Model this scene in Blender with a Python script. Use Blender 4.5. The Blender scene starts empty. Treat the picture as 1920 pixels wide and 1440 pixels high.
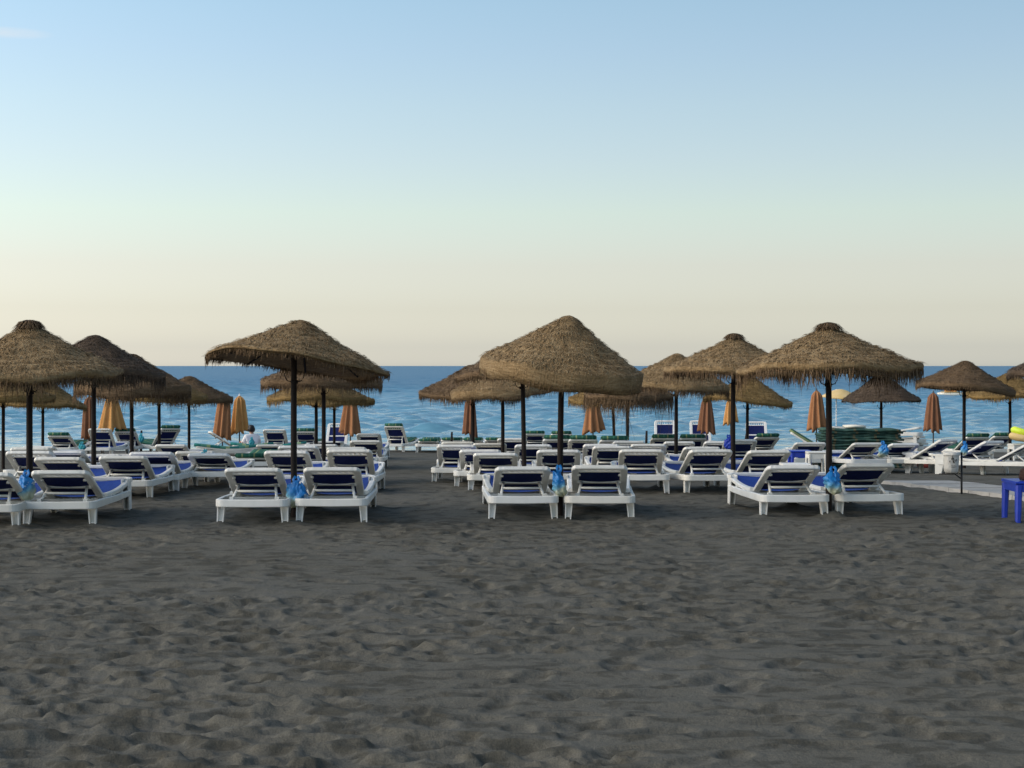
import bpy, bmesh, math, random
import numpy as np
from mathutils import Vector, Matrix, Euler

random.seed(7); RNG = np.random.default_rng(11)
SC = bpy.context.scene
COL = SC.collection
PI = math.pi
R = math.radians
F, CX, HY, CAMH = 2900.0, 960.0, 686.0, 1.65     # focal (photo px), centre column, horizon row, eye height

# ------------------------------------------------------------------ ground profile
SL = 0.034
def zg(y):
    """beach height: flat sand, then a gentle slope down to the water"""
    t = (y - 19.0) / 1.2
    sp = np.logaddexp(0.0, t) * 1.2
    return -SL * sp
def zgs(y): return float(zg(np.float64(y)))
def PX(x, D): return (x - CX) / F * D
def PZ(y, D): return CAMH - (y - HY) / F * D

# ------------------------------------------------------------------ tagging helpers
def tag(o, label=None, cat=None, group=None, kind=None):
    if label: o['label'] = label
    if cat: o['category'] = cat
    if group: o['group'] = group
    if kind: o['kind'] = kind
    return o
def empty(name, loc, rot=(0, 0, 0)):
    o = bpy.data.objects.new(name, None); COL.objects.link(o)
    o.location = loc; o.rotation_euler = rot; o.empty_display_size = 0.1
    return o
def link(name, me, parent=None, loc=(0, 0, 0), rot=(0, 0, 0), sc=(1, 1, 1)):
    o = bpy.data.objects.new(name, me); COL.objects.link(o)
    o.location = loc; o.rotation_euler = rot; o.scale = sc
    if parent: o.parent = parent
    return o

# ------------------------------------------------------------------ mesh builder
class MB:
    def __init__(s): s.v = []; s.f = []; s.sm = []
    def add(s, vs, fs, smooth=False):
        b = len(s.v); s.v.extend([tuple(v) for v in vs])
        for f in fs: s.f.append(tuple(i + b for i in f)); s.sm.append(smooth)
    def hexa(s, p):      # 8 points: 4 bottom ring, 4 top ring
        s.add(p, [(3, 2, 1, 0), (4, 5, 6, 7), (0, 1, 5, 4), (1, 2, 6, 5), (2, 3, 7, 6), (3, 0, 4, 7)])
    def box(s, x0, x1, y0, y1, z0, z1):
        s.hexa([(x0, y0, z0), (x1, y0, z0), (x1, y1, z0), (x0, y1, z0), (x0, y0, z1), (x1, y0, z1), (x1, y1, z1), (x0, y1, z1)])
    def sweep(s, path, w, h, up=(0, 0, 1), bev=0.25, closed=False, smooth=True):
        """rounded-rectangle section w (sideways) x h (along up) swept along path; w/h may be lists"""
        n = len(path); P = [Vector(p) for p in path]; rings = []
        for i in range(n):
            a = P[max(i - 1, 0)]; b = P[min(i + 1, n - 1)]
            if closed: a = P[(i - 1) % n]; b = P[(i + 1) % n]
            t = (b - a).normalized(); u = Vector(up)
            side = t.cross(u)
            if side.length < 1e-5: side = Vector((1, 0, 0))
            side.normalize(); u2 = side.cross(t).normalized()
            ww = w[i] if hasattr(w, '__len__') else w; hh = h[i] if hasattr(h, '__len__') else h
            k = min(ww, hh) * bev; pts = []
            for (sx, sy) in ((1, -1), (1, 1), (-1, 1), (-1, -1)):
                A = (sx * ww / 2, sy * (hh / 2 - k)); B = (sx * (ww / 2 - k), sy * hh / 2)
                seq = [A, B] if sx * sy > 0 else [B, A]
                pts += seq
            rings.append([P[i] + side * q[0] + u2 * q[1] for q in pts])
        m = len(rings[0]); vs = [p for r in rings for p in r]; fs = []
        rng = n if closed else n - 1
        for i in range(rng):
            j = (i + 1) % n
            for k in range(m): fs.append((i * m + k, i * m + (k + 1) % m, j * m + (k + 1) % m, j * m + k))
        if not closed:
            fs.append(tuple(reversed(range(m)))); fs.append(tuple((n - 1) * m + k for k in range(m)))
        s.add(vs, fs, smooth)
    def tube(s, path, r, seg=8, smooth=True):
        n = len(path); P = [Vector(p) for p in path]; vs = []; fs = []
        for i in range(n):
            t = (P[min(i + 1, n - 1)] - P[max(i - 1, 0)]).normalized()
            a = Vector((0, 0, 1)) if abs(t.z) < 0.9 else Vector((1, 0, 0))
            u = t.cross(a).normalized(); v = t.cross(u)
            rr = r[i] if hasattr(r, '__len__') else r
            for k in range(seg):
                q = 2 * PI * k / seg; vs.append(P[i] + (u * math.cos(q) + v * math.sin(q)) * rr)
        for i in range(n - 1):
            for k in range(seg):
                fs.append((i * seg + k, i * seg + (k + 1) % seg, (i + 1) * seg + (k + 1) % seg, (i + 1) * seg + k))
        fs.append(tuple(reversed(range(seg)))); fs.append(tuple((n - 1) * seg + k for k in range(seg)))
        s.add(vs, fs, smooth)
    def lathe(s, prof, seg=24, c=(0, 0, 0), wob=None, smooth=True):
        vs = []; fs = []; n = len(prof)
        for (r, z) in prof:
            for k in range(seg):
                q = 2 * PI * k / seg
                rr, zz = (r, z) if wob is None else wob(r, z, q)
                vs.append((c[0] + rr * math.cos(q), c[1] + rr * math.sin(q), c[2] + zz))
        for i in range(n - 1):
            for k in range(seg):
                fs.append((i * seg + k, i * seg + (k + 1) % seg, (i + 1) * seg + (k + 1) % seg, (i + 1) * seg + k))
        s.add(vs, fs, smooth)
    def mesh(s, name, mat):
        me = bpy.data.meshes.new(name); me.from_pydata(s.v, [], s.f)
        me.polygons.foreach_set('use_smooth', s.sm)
        bm = bmesh.new(); bm.from_mesh(me); bmesh.ops.recalc_face_normals(bm, faces=bm.faces); bm.to_mesh(me); bm.free()
        me.materials.append(mat); me.update()
        return me
    def obj(s, name, mat, parent=None, loc=(0, 0, 0), rot=(0, 0, 0)):
        return link(name, s.mesh(name, mat), parent, loc, rot)

def grid_mesh(name, X, Y, Z, mat):
    ny, nx = X.shape
    co = np.stack([X, Y, Z], -1).reshape(-1, 3).astype(np.float32)
    idx = np.arange(ny * nx).reshape(ny, nx)
    q = np.stack([idx[:-1, :-1], idx[:-1, 1:], idx[1:, 1:], idx[1:, :-1]], -1).reshape(-1, 4)
    me = bpy.data.meshes.new(name)
    me.vertices.add(len(co)); me.vertices.foreach_set('co', co.ravel())
    me.loops.add(q.size); me.loops.foreach_set('vertex_index', q.ravel().astype(np.int32))
    me.polygons.add(len(q)); me.polygons.foreach_set('loop_start', np.arange(0, q.size, 4, dtype=np.int32))
    me.polygons.foreach_set('loop_total', np.full(len(q), 4, dtype=np.int32))
    me.update(calc_edges=True); me.polygons.foreach_set('use_smooth', np.ones(len(q), dtype=bool))
    me.materials.append(mat); me.update()
    return me

# ------------------------------------------------------------------ materials
def nodes_of(name):
    m = bpy.data.materials.new(name); m.use_nodes = True
    nt = m.node_tree; b = nt.nodes['Principled BSDF']
    return m, nt, b
def N(nt, t, **kw):
    n = nt.nodes.new(t)
    for k, v in kw.items(): setattr(n, k, v)
    return n
def ramp(nt, fac, stops):
    r = N(nt, 'ShaderNodeValToRGB'); e = r.color_ramp.elements
    while len(e) < len(stops): e.new(0.5)
    for el, (p, c) in zip(e, stops): el.position = p; el.color = (*c, 1) if len(c) == 3 else c
    nt.links.new(fac, r.inputs[0]); return r.outputs[0]
def noise(nt, scale, detail=4, vec=None, rough=0.55):
    n = N(nt, 'ShaderNodeTexNoise'); n.inputs['Scale'].default_value = scale; n.inputs['Detail'].default_value = detail
    n.inputs['Roughness'].default_value = rough
    if vec is not None: nt.links.new(vec, n.inputs['Vector'])
    return n.outputs['Fac']
def mapping(nt, vec, scale):
    m = N(nt, 'ShaderNodeMapping'); m.inputs['Scale'].default_value = scale; nt.links.new(vec, m.inputs['Vector'])
    return m.outputs[0]
def bump(nt, b, h, strength, dist=0.01, prev=None):
    n = N(nt, 'ShaderNodeBump'); n.inputs['Strength'].default_value = strength; n.inputs['Distance'].default_value = dist
    nt.links.new(h, n.inputs['Height'])
    if prev is not None: nt.links.new(prev, n.inputs['Normal'])
    nt.links.new(n.outputs[0], b.inputs['Normal']); return n.outputs[0]
def mth(nt, op, a, b=None, c=None):
    n = N(nt, 'ShaderNodeMath', operation=op)
    for i, q in enumerate((a, b, c)):
        if q is None: continue
        if isinstance(q, (int, float)): n.inputs[i].default_value = q
        else: nt.links.new(q, n.inputs[i])
    return n.outputs[0]
def mixc(nt, fac, a, b, blend='MIX'):
    n = N(nt, 'ShaderNodeMix', data_type='RGBA', blend_type=blend)
    for s, q in ((n.inputs[0], fac), (n.inputs[6], a), (n.inputs[7], b)):
        if isinstance(q, (int, float)): s.default_value = q
        elif isinstance(q, tuple): s.default_value = (*q, 1)
        else: nt.links.new(q, s)
    return n.outputs[2]

def mottled(name, c1, c2, scale=12, rough=0.6, bmp=0.0, bscale=60, spec=0.3, stretch=None):
    m, nt, b = nodes_of(name); tc = N(nt, 'ShaderNodeTexCoord').outputs['Object']
    if stretch: tc = mapping(nt, tc, stretch)
    col = ramp(nt, noise(nt, scale, 5, tc), [(0.3, c1), (0.7, c2)])
    nt.links.new(col, b.inputs['Base Color']); b.inputs['Roughness'].default_value = rough
    b.inputs['Specular IOR Level'].default_value = spec
    if bmp: bump(nt, b, noise(nt, bscale, 4, tc), bmp, 0.004)
    return m

def straw_mat(name, dark, mid, light, weave=True):
    m, nt, b = nodes_of(name)
    tc = N(nt, 'ShaderNodeTexCoord').outputs['Object']
    geo = N(nt, 'ShaderNodeNewGeometry')
    sep = N(nt, 'ShaderNodeSeparateXYZ'); nt.links.new(tc, sep.inputs[0])
    r2 = mth(nt, 'SQRT', mth(nt, 'ADD', mth(nt, 'MULTIPLY', sep.outputs[0], sep.outputs[0]), mth(nt, 'MULTIPLY', sep.outputs[1], sep.outputs[1])))
    rz = mth(nt, 'SUBTRACT', r2, sep.outputs[2])
    ang = mth(nt, 'ARCTAN2', sep.outputs[1], sep.outputs[0])
    cv = N(nt, 'ShaderNodeCombineXYZ')
    nt.links.new(mth(nt, 'MULTIPLY', ang, 6.0), cv.inputs[0]); nt.links.new(mth(nt, 'MULTIPLY', rz, 34.0), cv.inputs[1])
    n1 = noise(nt, 1.0, 4, cv.outputs[0], 0.65)       # woven bands round the cone
    cv2 = N(nt, 'ShaderNodeCombineXYZ')
    nt.links.new(mth(nt, 'MULTIPLY', ang, 46.0), cv2.inputs[0]); nt.links.new(mth(nt, 'MULTIPLY', rz, 16.0), cv2.inputs[1])
    n2 = noise(nt, 1.0, 3, cv2.outputs[0], 0.6)
    n3 = noise(nt, 3.0, 4, tc)
    s = mth(nt, 'ADD', mth(nt, 'MULTIPLY', n1, 0.48), mth(nt, 'ADD', mth(nt, 'MULTIPLY', n2, 0.27), mth(nt, 'MULTIPLY', n3, 0.25)))
    rnd = mth(nt, 'MULTIPLY', mth(nt, 'SUBTRACT', geo.outputs['Random Per Island'], 0.5), 0.20)
    s = mth(nt, 'ADD', s, rnd)
    col = ramp(nt, s, [(0.30, dark), (0.50, mid), (0.70, light)])
    nt.links.new(col, b.inputs['Base Color']); b.inputs['Roughness'].default_value = 0.85; b.inputs['Specular IOR Level'].default_value = 0.15
    if weave:
        bump(nt, b, mth(nt, 'ADD', mth(nt, 'MULTIPLY', n1, 0.7), mth(nt, 'MULTIPLY', n2, 0.5)), 0.9, 0.03)
    return m

M = {}
M['plastic'] = mottled('white_plastic', (0.74, 0.735, 0.70), (0.86, 0.855, 0.83), 5, 0.45, 0.12, 40, 0.4)
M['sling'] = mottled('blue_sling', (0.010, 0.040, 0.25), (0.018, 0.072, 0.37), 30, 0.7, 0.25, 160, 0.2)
def vary(m, amt, tint=None):
    nt = m.node_tree; b = nt.nodes['Principled BSDF']; lk = b.inputs['Base Color'].links[0]; src = lk.from_socket
    r = N(nt, 'ShaderNodeObjectInfo').outputs['Random']
    k = ramp(nt, r, [(0.0, tint or (1 - amt, 1 - amt, 1 - amt)), (1.0, (1, 1, 1))])
    nt.links.new(mixc(nt, 1.0, src, k, 'MULTIPLY'), b.inputs['Base Color'])
vary(M['plastic'], 0, (0.90, 0.885, 0.84)); vary(M['sling'], 0.35)
M['sling_shaded'] = mottled('shaded_blue_sling', (0.005, 0.012, 0.085), (0.009, 0.022, 0.14), 30, 0.7, 0.25, 160, 0.2); vary(M['sling_shaded'], 0.35)  # blue sling darkened: shade on the raised backs painted into its colour
M['pole'] = mottled('dark_pole', (0.007, 0.005, 0.005), (0.022, 0.014, 0.011), 14, 0.7, 0.3, 50, 0.25, (1, 1, 0.15))
M['straw'] = straw_mat('straw_olive', (0.120, 0.074, 0.034), (0.265, 0.180, 0.092), (0.43, 0.318, 0.182))
M['straw_dark'] = straw_mat('straw_weathered', (0.045, 0.032, 0.023), (0.095, 0.067, 0.046), (0.15, 0.11, 0.075))
M['straw_sunlit'] = straw_mat('straw_sunlit_gold', (0.11, 0.068, 0.024), (0.24, 0.155, 0.06), (0.38, 0.26, 0.115))  # warm gold of low sunlight painted into the straw colour
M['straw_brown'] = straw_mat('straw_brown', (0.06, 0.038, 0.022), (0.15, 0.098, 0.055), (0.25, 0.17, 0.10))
M['orange'] = mottled('orange_canvas', (0.33, 0.155, 0.072), (0.41, 0.20, 0.098), 5, 0.85, 0.3, 60, 0.1)
M['orange_pale'] = mottled('sunlit_orange_canvas', (0.52, 0.27, 0.09), (0.60, 0.32, 0.12), 5, 0.85, 0.3, 60, 0.1)  # sunlit copy of the orange canvas, brightness put into the colour
M['orange_dark'] = mottled('rust_canvas', (0.205, 0.097, 0.054), (0.26, 0.128, 0.073), 5, 0.85, 0.3, 60, 0.1)
M['metal_pole'] = mottled('grey_metal', (0.07, 0.075, 0.08), (0.12, 0.12, 0.125), 20, 0.5)
M['white_pole'] = mottled('white_metal', (0.65, 0.67, 0.7), (0.78, 0.8, 0.8), 20, 0.4)
M['blue_plastic'] = mottled('blue_plastic', (0.010, 0.035, 0.36), (0.016, 0.055, 0.46), 5, 0.35, 0.1, 30, 0.5)
M['brown'] = mottled('brown_cloth', (0.028, 0.014, 0.010), (0.05, 0.025, 0.018), 14, 0.8)
M['red'] = mottled('red_cloth', (0.22, 0.04, 0.035), (0.32, 0.07, 0.05), 9, 0.8)
M['black'] = mottled('black_steel', (0.01, 0.01, 0.011), (0.02, 0.02, 0.022), 20, 0.5)
M['lime'] = mottled('lime_vinyl', (0.55, 0.78, 0.03), (0.75, 0.85, 0.08), 4, 0.35)
M['yellow'] = mottled('yellow_canvas', (0.62, 0.45, 0.18), (0.70, 0.52, 0.28), 4, 0.7)
M['cyan'] = mottled('cyan_cloth', (0.03, 0.28, 0.38), (0.06, 0.38, 0.46), 6, 0.8)
M['boat_white'] = mottled('boat_white', (0.75, 0.70, 0.58), (0.84, 0.8, 0.7), 4, 0.4)
M['boat_orange'] = mottled('boat_orange', (0.75, 0.30, 0.08), (0.8, 0.4, 0.12), 4, 0.5)
M['skin'] = mottled('skin', (0.42, 0.23, 0.15), (0.48, 0.27, 0.18), 10, 0.55)
M['hair'] = mottled('black_hair', (0.006, 0.005, 0.005), (0.016, 0.013, 0.012), 40, 0.45, 0.4, 90, 0.4)
M['shirt'] = mottled('white_cotton', (0.74, 0.72, 0.72), (0.82, 0.80, 0.80), 8, 0.85)
M['shorts'] = mottled('dark_shorts', (0.03, 0.035, 0.06), (0.05, 0.055, 0.09), 8, 0.85)

def stripe_mat(name, cols, axis, period, rough=0.85):
    m, nt, b = nodes_of(name); tc = N(nt, 'ShaderNodeTexCoord').outputs['Object']
    sep = N(nt, 'ShaderNodeSeparateXYZ'); nt.links.new(tc, sep.inputs[0])
    f = mth(nt, 'FRACT', mth(nt, 'DIVIDE', mth(nt, 'ADD', sep.outputs[axis], 10.0), period))
    r = N(nt, 'ShaderNodeValToRGB'); r.color_ramp.interpolation = 'CONSTANT'; e = r.color_ramp.elements
    while len(e) < len(cols): e.new(0.5)
    for el, (p, c) in zip(e, cols): el.position = p; el.color = (*c, 1)
    nt.links.new(f, r.inputs[0])
    mot = ramp(nt, noise(nt, 9, 4, tc), [(0.3, (0.75, 0.75, 0.75)), (0.7, (1.1, 1.1, 1.1))])
    nt.links.new(mixc(nt, 1.0, r.outputs[0], mot, 'MULTIPLY'), b.inputs['Base Color'])
    b.inputs['Roughness'].default_value = rough; b.inputs['Specular IOR Level'].default_value = 0.15
    bump(nt, b, noise(nt, 30, 3, tc), 0.4, 0.01)
    return m
M['pad'] = stripe_mat('green_striped_pad', [(0.0, (0.022, 0.105, 0.075)), (0.45, (0.05, 0.17, 0.11)), (0.6, (0.022, 0.105, 0.075)), (0.86, (0.22, 0.27, 0.13))], 0, 0.21)
M['pad_stack'] = stripe_mat('green_striped_pad_side', [(0.0, (0.036, 0.086, 0.074)), (0.40, (0.058, 0.115, 0.092)), (0.66, (0.042, 0.095, 0.078)), (0.88, (0.135, 0.125, 0.075))], 0, 0.43)
M['pad_teal'] = stripe_mat('teal_striped_pad', [(0.0, (0.03, 0.21, 0.20)), (0.5, (0.10, 0.32, 0.26)), (0.8, (0.30, 0.42, 0.22))], 1, 0.45)

def bag_mat():
    """blue printed plastic bag whose lower half is pale yellow, with a white emblem"""
    m, nt, b = nodes_of('printed_plastic_bag'); tc = N(nt, 'ShaderNodeTexCoord').outputs['Object']
    sep = N(nt, 'ShaderNodeSeparateXYZ'); nt.links.new(tc, sep.inputs[0])
    n = noise(nt, 7, 3, tc)
    h = mth(nt, 'ADD', sep.outputs[2], mth(nt, 'MULTIPLY', mth(nt, 'SUBTRACT', n, 0.5), 0.14))
    col = ramp(nt, mth(nt, 'ADD', mth(nt, 'MULTIPLY', h, 2.2), 0.5),
               [(0.12, (0.42, 0.42, 0.24)), (0.36, (0.45, 0.50, 0.40)), (0.44, (0.16, 0.40, 0.55)), (0.56, (0.012, 0.20, 0.55)), (1.0, (0.008, 0.16, 0.50))])
    em = noise(nt, 13, 2, tc)
    em = mth(nt, 'GREATER_THAN', em, 0.66)
    nt.links.new(mixc(nt, mth(nt, 'MULTIPLY', em, 0.6), col, (0.7, 0.8, 0.85)), b.inputs['Base Color'])
    b.inputs['Roughness'].default_value = 0.42; b.inputs['Specular IOR Level'].default_value = 0.5
    bump(nt, b, noise(nt, 16, 4, tc), 0.8, 0.03)
    return m
M['bag'] = bag_mat()

def sand_mat():
    m, nt, b = nodes_of('dark_volcanic_sand'); tc = N(nt, 'ShaderNodeTexCoord').outputs['Object']
    big = noise(nt, 0.35, 4, tc); mid = noise(nt, 3.2, 5, tc, 0.6); fine = noise(nt, 120, 3, tc, 0.7)
    base = ramp(nt, mth(nt, 'ADD', mth(nt, 'MULTIPLY', big, 0.55), mth(nt, 'MULTIPLY', mid, 0.45)),
                [(0.30, (0.092, 0.086, 0.070)), (0.52, (0.107, 0.102, 0.086)), (0.72, (0.119, 0.116, 0.104))])
    wv = N(nt, 'ShaderNodeTexNoise'); wv.inputs['Scale'].default_value = 1.0; wv.inputs['Detail'].default_value = 4; wv.inputs['Roughness'].default_value = 0.55; wv.inputs['Distortion'].default_value = 0.4
    nt.links.new(mapping(nt, tc, (4.2, 7.5, 1)), wv.inputs['Vector'])
    dark_patches = ramp(nt, mth(nt, 'ADD', wv.outputs['Fac'], mth(nt, 'MULTIPLY', mth(nt, 'SUBTRACT', big, 0.5), 0.25)), [(0.30, (0.60, 0.60, 0.575)), (0.42, (0.70, 0.70, 0.68)), (0.49, (1.0, 1.0, 1.0)), (0.70, (1.10, 1.10, 1.09))])  # random darker and lighter patches in the sand colour
    base = mixc(nt, 1.0, base, dark_patches, 'MULTIPLY')
    grain = ramp(nt, fine, [(0.28, (0.74, 0.74, 0.74)), (0.72, (1.24, 1.24, 1.24))])
    c = mixc(nt, 1.0, base, grain, 'MULTIPLY')
    vor = N(nt, 'ShaderNodeTexVoronoi'); vor.inputs['Scale'].default_value = 9.0; nt.links.new(tc, vor.inputs['Vector'])
    speck = mth(nt, 'MULTIPLY', mth(nt, 'LESS_THAN', vor.outputs['Distance'], 0.025), mth(nt, 'GREATER_THAN', noise(nt, 5.5, 2, tc), 0.65))
    c = mixc(nt, mth(nt, 'MULTIPLY', speck, 0.8), c, (0.42, 0.41, 0.38))
    # damp strip by the water line: darker wet sand
    sep = N(nt, 'ShaderNodeSeparateXYZ'); nt.links.new(tc, sep.inputs[0])
    wet = N(nt, 'ShaderNodeMapRange'); wet.inputs[1].default_value = 45.5; wet.inputs[2].default_value = 47.5
    nt.links.new(mth(nt, 'ADD', sep.outputs[1], mth(nt, 'MULTIPLY', mid, 1.2)), wet.inputs[0])
    c = mixc(nt, wet.outputs[0], c, (0.05, 0.047, 0.043))
    nt.links.new(c, b.inputs['Base Color']); b.inputs['Roughness'].default_value = 0.92; b.inputs['Specular IOR Level'].default_value = 0.12
    p = bump(nt, b, fine, 0.55, 0.006)
    bump(nt, b, noise(nt, 22, 4, tc, 0.6), 0.5, 0.02, p)
    return m
M['sand'] = sand_mat()

def sea_mat():
    m, nt, b = nodes_of('sea_water'); tc = N(nt, 'ShaderNodeTexCoord').outputs['Object']
    sep = N(nt, 'ShaderNodeSeparateXYZ'); nt.links.new(tc, sep.inputs[0])
    mr = N(nt, 'ShaderNodeMapRange'); mr.inputs[1].default_value = 47.0; mr.inputs[2].default_value = 220.0
    nt.links.new(sep.outputs[1], mr.inputs[0])
    deep = ramp(nt, mr.outputs[0], [(0.0, (0.18, 0.335, 0.385)), (0.10, (0.125, 0.30, 0.41)), (0.35, (0.105, 0.275, 0.40)), (1.0, (0.072, 0.19, 0.305))])
    fn = noise(nt, 1.0, 5, mapping(nt, tc, (0.9, 2.2, 1)), 0.7)
    edge = N(nt, 'ShaderNodeMapRange'); edge.inputs[1].default_value = 47.6; edge.inputs[2].default_value = 50.5; edge.inputs[3].default_value = 1; edge.inputs[4].default_value = 0
    nt.links.new(sep.outputs[1], edge.inputs[0])
    foam = mth(nt, 'MULTIPLY', edge.outputs[0], mth(nt, 'GREATER_THAN', fn, 0.52))
    c = mixc(nt, mth(nt, 'MULTIPLY', foam, 0.7), deep, (0.72, 0.75, 0.74))
    nt.links.new(c, b.inputs['Base Color'])
    rgh = ramp(nt, mr.outputs[0], [(0.0, (0.10, 0.10, 0.10)), (0.25, (0.20, 0.20, 0.20)), (0.8, (0.46, 0.46, 0.46))])   # ripples too small to see at a distance
    nt.links.new(rgh, b.inputs['Roughness']); b.inputs['IOR'].default_value = 1.333
    geo = N(nt, 'ShaderNodeNewGeometry')
    def slopes(sc, k):
        n = N(nt, 'ShaderNodeTexNoise'); n.inputs['Scale'].default_value = 1.0; n.inputs['Detail'].default_value = 3; n.inputs['Roughness'].default_value = 0.6
        nt.links.new(mapping(nt, tc, sc), n.inputs['Vector'])
        v = N(nt, 'ShaderNodeVectorMath', operation='SUBTRACT'); nt.links.new(n.outputs['Color'], v.inputs[0]); v.inputs[1].default_value = (0.5, 0.5, 0.5)
        w = N(nt, 'ShaderNodeVectorMath', operation='MULTIPLY'); nt.links.new(v.outputs[0], w.inputs[0]); w.inputs[1].default_value = (k * 0.7, k, 0)
        return w.outputs[0]
    def vadd(p, q):
        n = N(nt, 'ShaderNodeVectorMath', operation='ADD'); nt.links.new(p, n.inputs[0]); nt.links.new(q, n.inputs[1]); return n.outputs[0]
    tot = vadd(vadd(vadd(slopes((0.7, 2.0, 1), 1.35), slopes((4.5, 7.0, 1), 0.5)), slopes((0.14, 0.6, 1), 0.40)), geo.outputs['Normal'])
    nn = N(nt, 'ShaderNodeVectorMath', operation='NORMALIZE'); nt.links.new(tot, nn.inputs[0])
    nt.links.new(nn.outputs[0], b.inputs['Normal'])
    return m
M['sea'] = sea_mat()

# ------------------------------------------------------------------ sand and sea
def vnoise(x, y, seed):
    """smooth value noise on arrays"""
    xi = np.floor(x).astype(np.int64); yi = np.floor(y).astype(np.int64); fx = x - xi; fy = y - yi
    fx = fx * fx * (3 - 2 * fx); fy = fy * fy * (3 - 2 * fy)
    def h(a, b):
        n = (a * 374761393 + b * 668265263 + seed * 1442695041) & 0x7fffffff
        n = ((n ^ (n >> 13)) * 1274126177) & 0x7fffffff
        return ((n ^ (n >> 16)) & 0xffff) / 65535.0
    return (h(xi, yi) * (1 - fx) + h(xi + 1, yi) * fx) * (1 - fy) + (h(xi, yi + 1) * (1 - fx) + h(xi + 1, yi + 1) * fx) * fy

def build_sand():
    ys = [np.array([-400, -120, -50, -25, -14, -8, -4, -1, 1.5, 3.2, 4.4, 5.0])]
    ys.append(np.exp(np.arange(math.log(5.4), math.log(19.0), 0.0032)))
    ys.append(np.exp(np.arange(math.log(19.1), math.log(58.0), 0.008)))
    ys.append(np.array([62, 70, 85, 110, 200, 600, 2000]))
    ys = np.concatenate(ys)
    inner = np.linspace(-0.40, 0.40, 560); outer = np.array([0.42, 0.46, 0.52, 0.62, 0.8, 1.2, 2, 4, 10, 40])
    ts = np.concatenate([-outer[::-1], inner, outer])
    wy = np.clip(ys, 5.4, 60.0)
    X = ts[None, :] * wy[:, None]; Y = np.repeat(ys[:, None], len(ts), 1)
    Z = zg(Y)
    Z = np.where(Y > 58, np.maximum(Z, -3.2), Z)
    near = np.clip((Y - 3) / 2.0, 0, 1) * np.clip((52 - Y) / 10, 0, 1)
    Z = Z + near * (0.045 * (vnoise(X * 0.45, Y * 0.55, 3) - 0.5) + 0.013 * (vnoise(X * 1.3 + 5, Y * 1.9, 4) - 0.5)
                    + 0.004 * (vnoise(X * 3.1, Y * 4.5, 5) - 0.5) + 0.004 * (vnoise(X * 8, Y * 11, 6) - 0.5))
    # wind and rake ridges running along the shore
    rid = np.abs(vnoise(X * 0.7 + 20, Y * 3.0, 8) - 0.5) * 2
    Z = Z + near * 0.020 * (1 - rid) ** 3
    # footprints, singly and in walking lines
    dents = []
    for i in range(8000):
        y = math.sqrt(random.uniform(5.6 ** 2, 22 ** 2)) if i % 2 else math.exp(random.uniform(math.log(5.6), math.log(16))); x = random.uniform(-0.42, 0.42) * y
        if float(vnoise(np.array([x * 0.5 + 9]), np.array([y * 0.5]), 21)[0]) < 0.42 and random.random() < 0.85: continue
        dents.append((x, y, random.gauss(0, 0.35), random.uniform(0.06, 0.20), random.uniform(0.035, 0.085), random.uniform(0.006, 0.022)))
    for w in range(30):
        y = math.exp(random.uniform(math.log(6), math.log(19))); x = random.uniform(-0.4, 0.4) * y
        a = random.choice([0, PI, PI, 0, PI / 2, PI / 4, 2.4]) + random.uniform(-0.35, 0.35)
        for k in range(random.randint(6, 16)):
            a += random.uniform(-0.06, 0.06)
            x += math.cos(a) * 0.62; y += math.sin(a) * 0.62
            sgn = 1 if k % 2 else -1
            dents.append((x - math.sin(a) * 0.09 * sgn, y + math.cos(a) * 0.09 * sgn, a, random.uniform(0.13, 0.17), random.uniform(0.06, 0.085), random.uniform(0.016, 0.032)))
    G = np.zeros_like(Z)
    for (dx, dy, a, ra, rb, dep) in dents:
        if dy < 5.5 or dy > 24: continue
        i0 = np.searchsorted(ys, dy - 0.5); i1 = np.searchsorted(ys, dy + 0.5)
        xs = X[i0:i1]; yy = Y[i0:i1]
        j = np.where((np.abs(xs - dx).min(0) < 0.5))[0]
        if len(j) == 0: continue
        j0, j1 = j[0], j[-1] + 1
        lx = xs[:, j0:j1] - dx; ly = yy[:, j0:j1] - dy
        u = (lx * math.cos(a) + ly * math.sin(a)) / ra; v = (-lx * math.sin(a) + ly * math.cos(a)) / rb
        wob = 0.35 * (vnoise(lx * 14 + dx * 31, ly * 14 + dy * 17, 9) - 0.5)
        d = np.maximum(np.sqrt(u * u + v * v) + wob, 0.0)
        g = -dep * np.clip(1 - d ** 4, 0, 1) + dep * 0.20 * np.exp(-((d - 1.34) / 0.30) ** 2)
        G[i0:i1, j0:j1] += g
    for (dx, dy) in CONTACTS:
        i0 = np.searchsorted(ys, dy - 0.4); i1 = np.searchsorted(ys, dy + 0.4)
        j = np.where((np.abs(X[i0:i1] - dx).min(0) < 0.4))[0]
        if len(j) == 0 or dy > 26: continue
        j0, j1 = j[0], j[-1] + 1
        lx = X[i0:i1, j0:j1] - dx; ly = Y[i0:i1, j0:j1] - dy
        d = np.sqrt(lx * lx + ly * ly) + 0.05 * (vnoise(lx * 9 + dx * 13, ly * 9 + dy * 7, 12) - 0.5)
        hgt = 0.018 + 0.022 * ((dx * 7.31 + dy * 3.7) % 1.0)
        G[i0:i1, j0:j1] *= np.clip(d / 0.2 - 0.3, 0, 1)
        Z[i0:i1, j0:j1] += hgt * np.exp(-(d / 0.10) ** 2) - 0.010 * np.exp(-((d - 0.24) / 0.07) ** 2)
    Z = Z + np.where(G < 0, -0.042 * np.tanh(-G / 0.042), 0.02 * np.tanh(G / 0.02))
    tag(link('sand', grid_mesh('sand', X, Y, Z, M['sand'])), kind='structure')
CONTACTS = []

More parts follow.
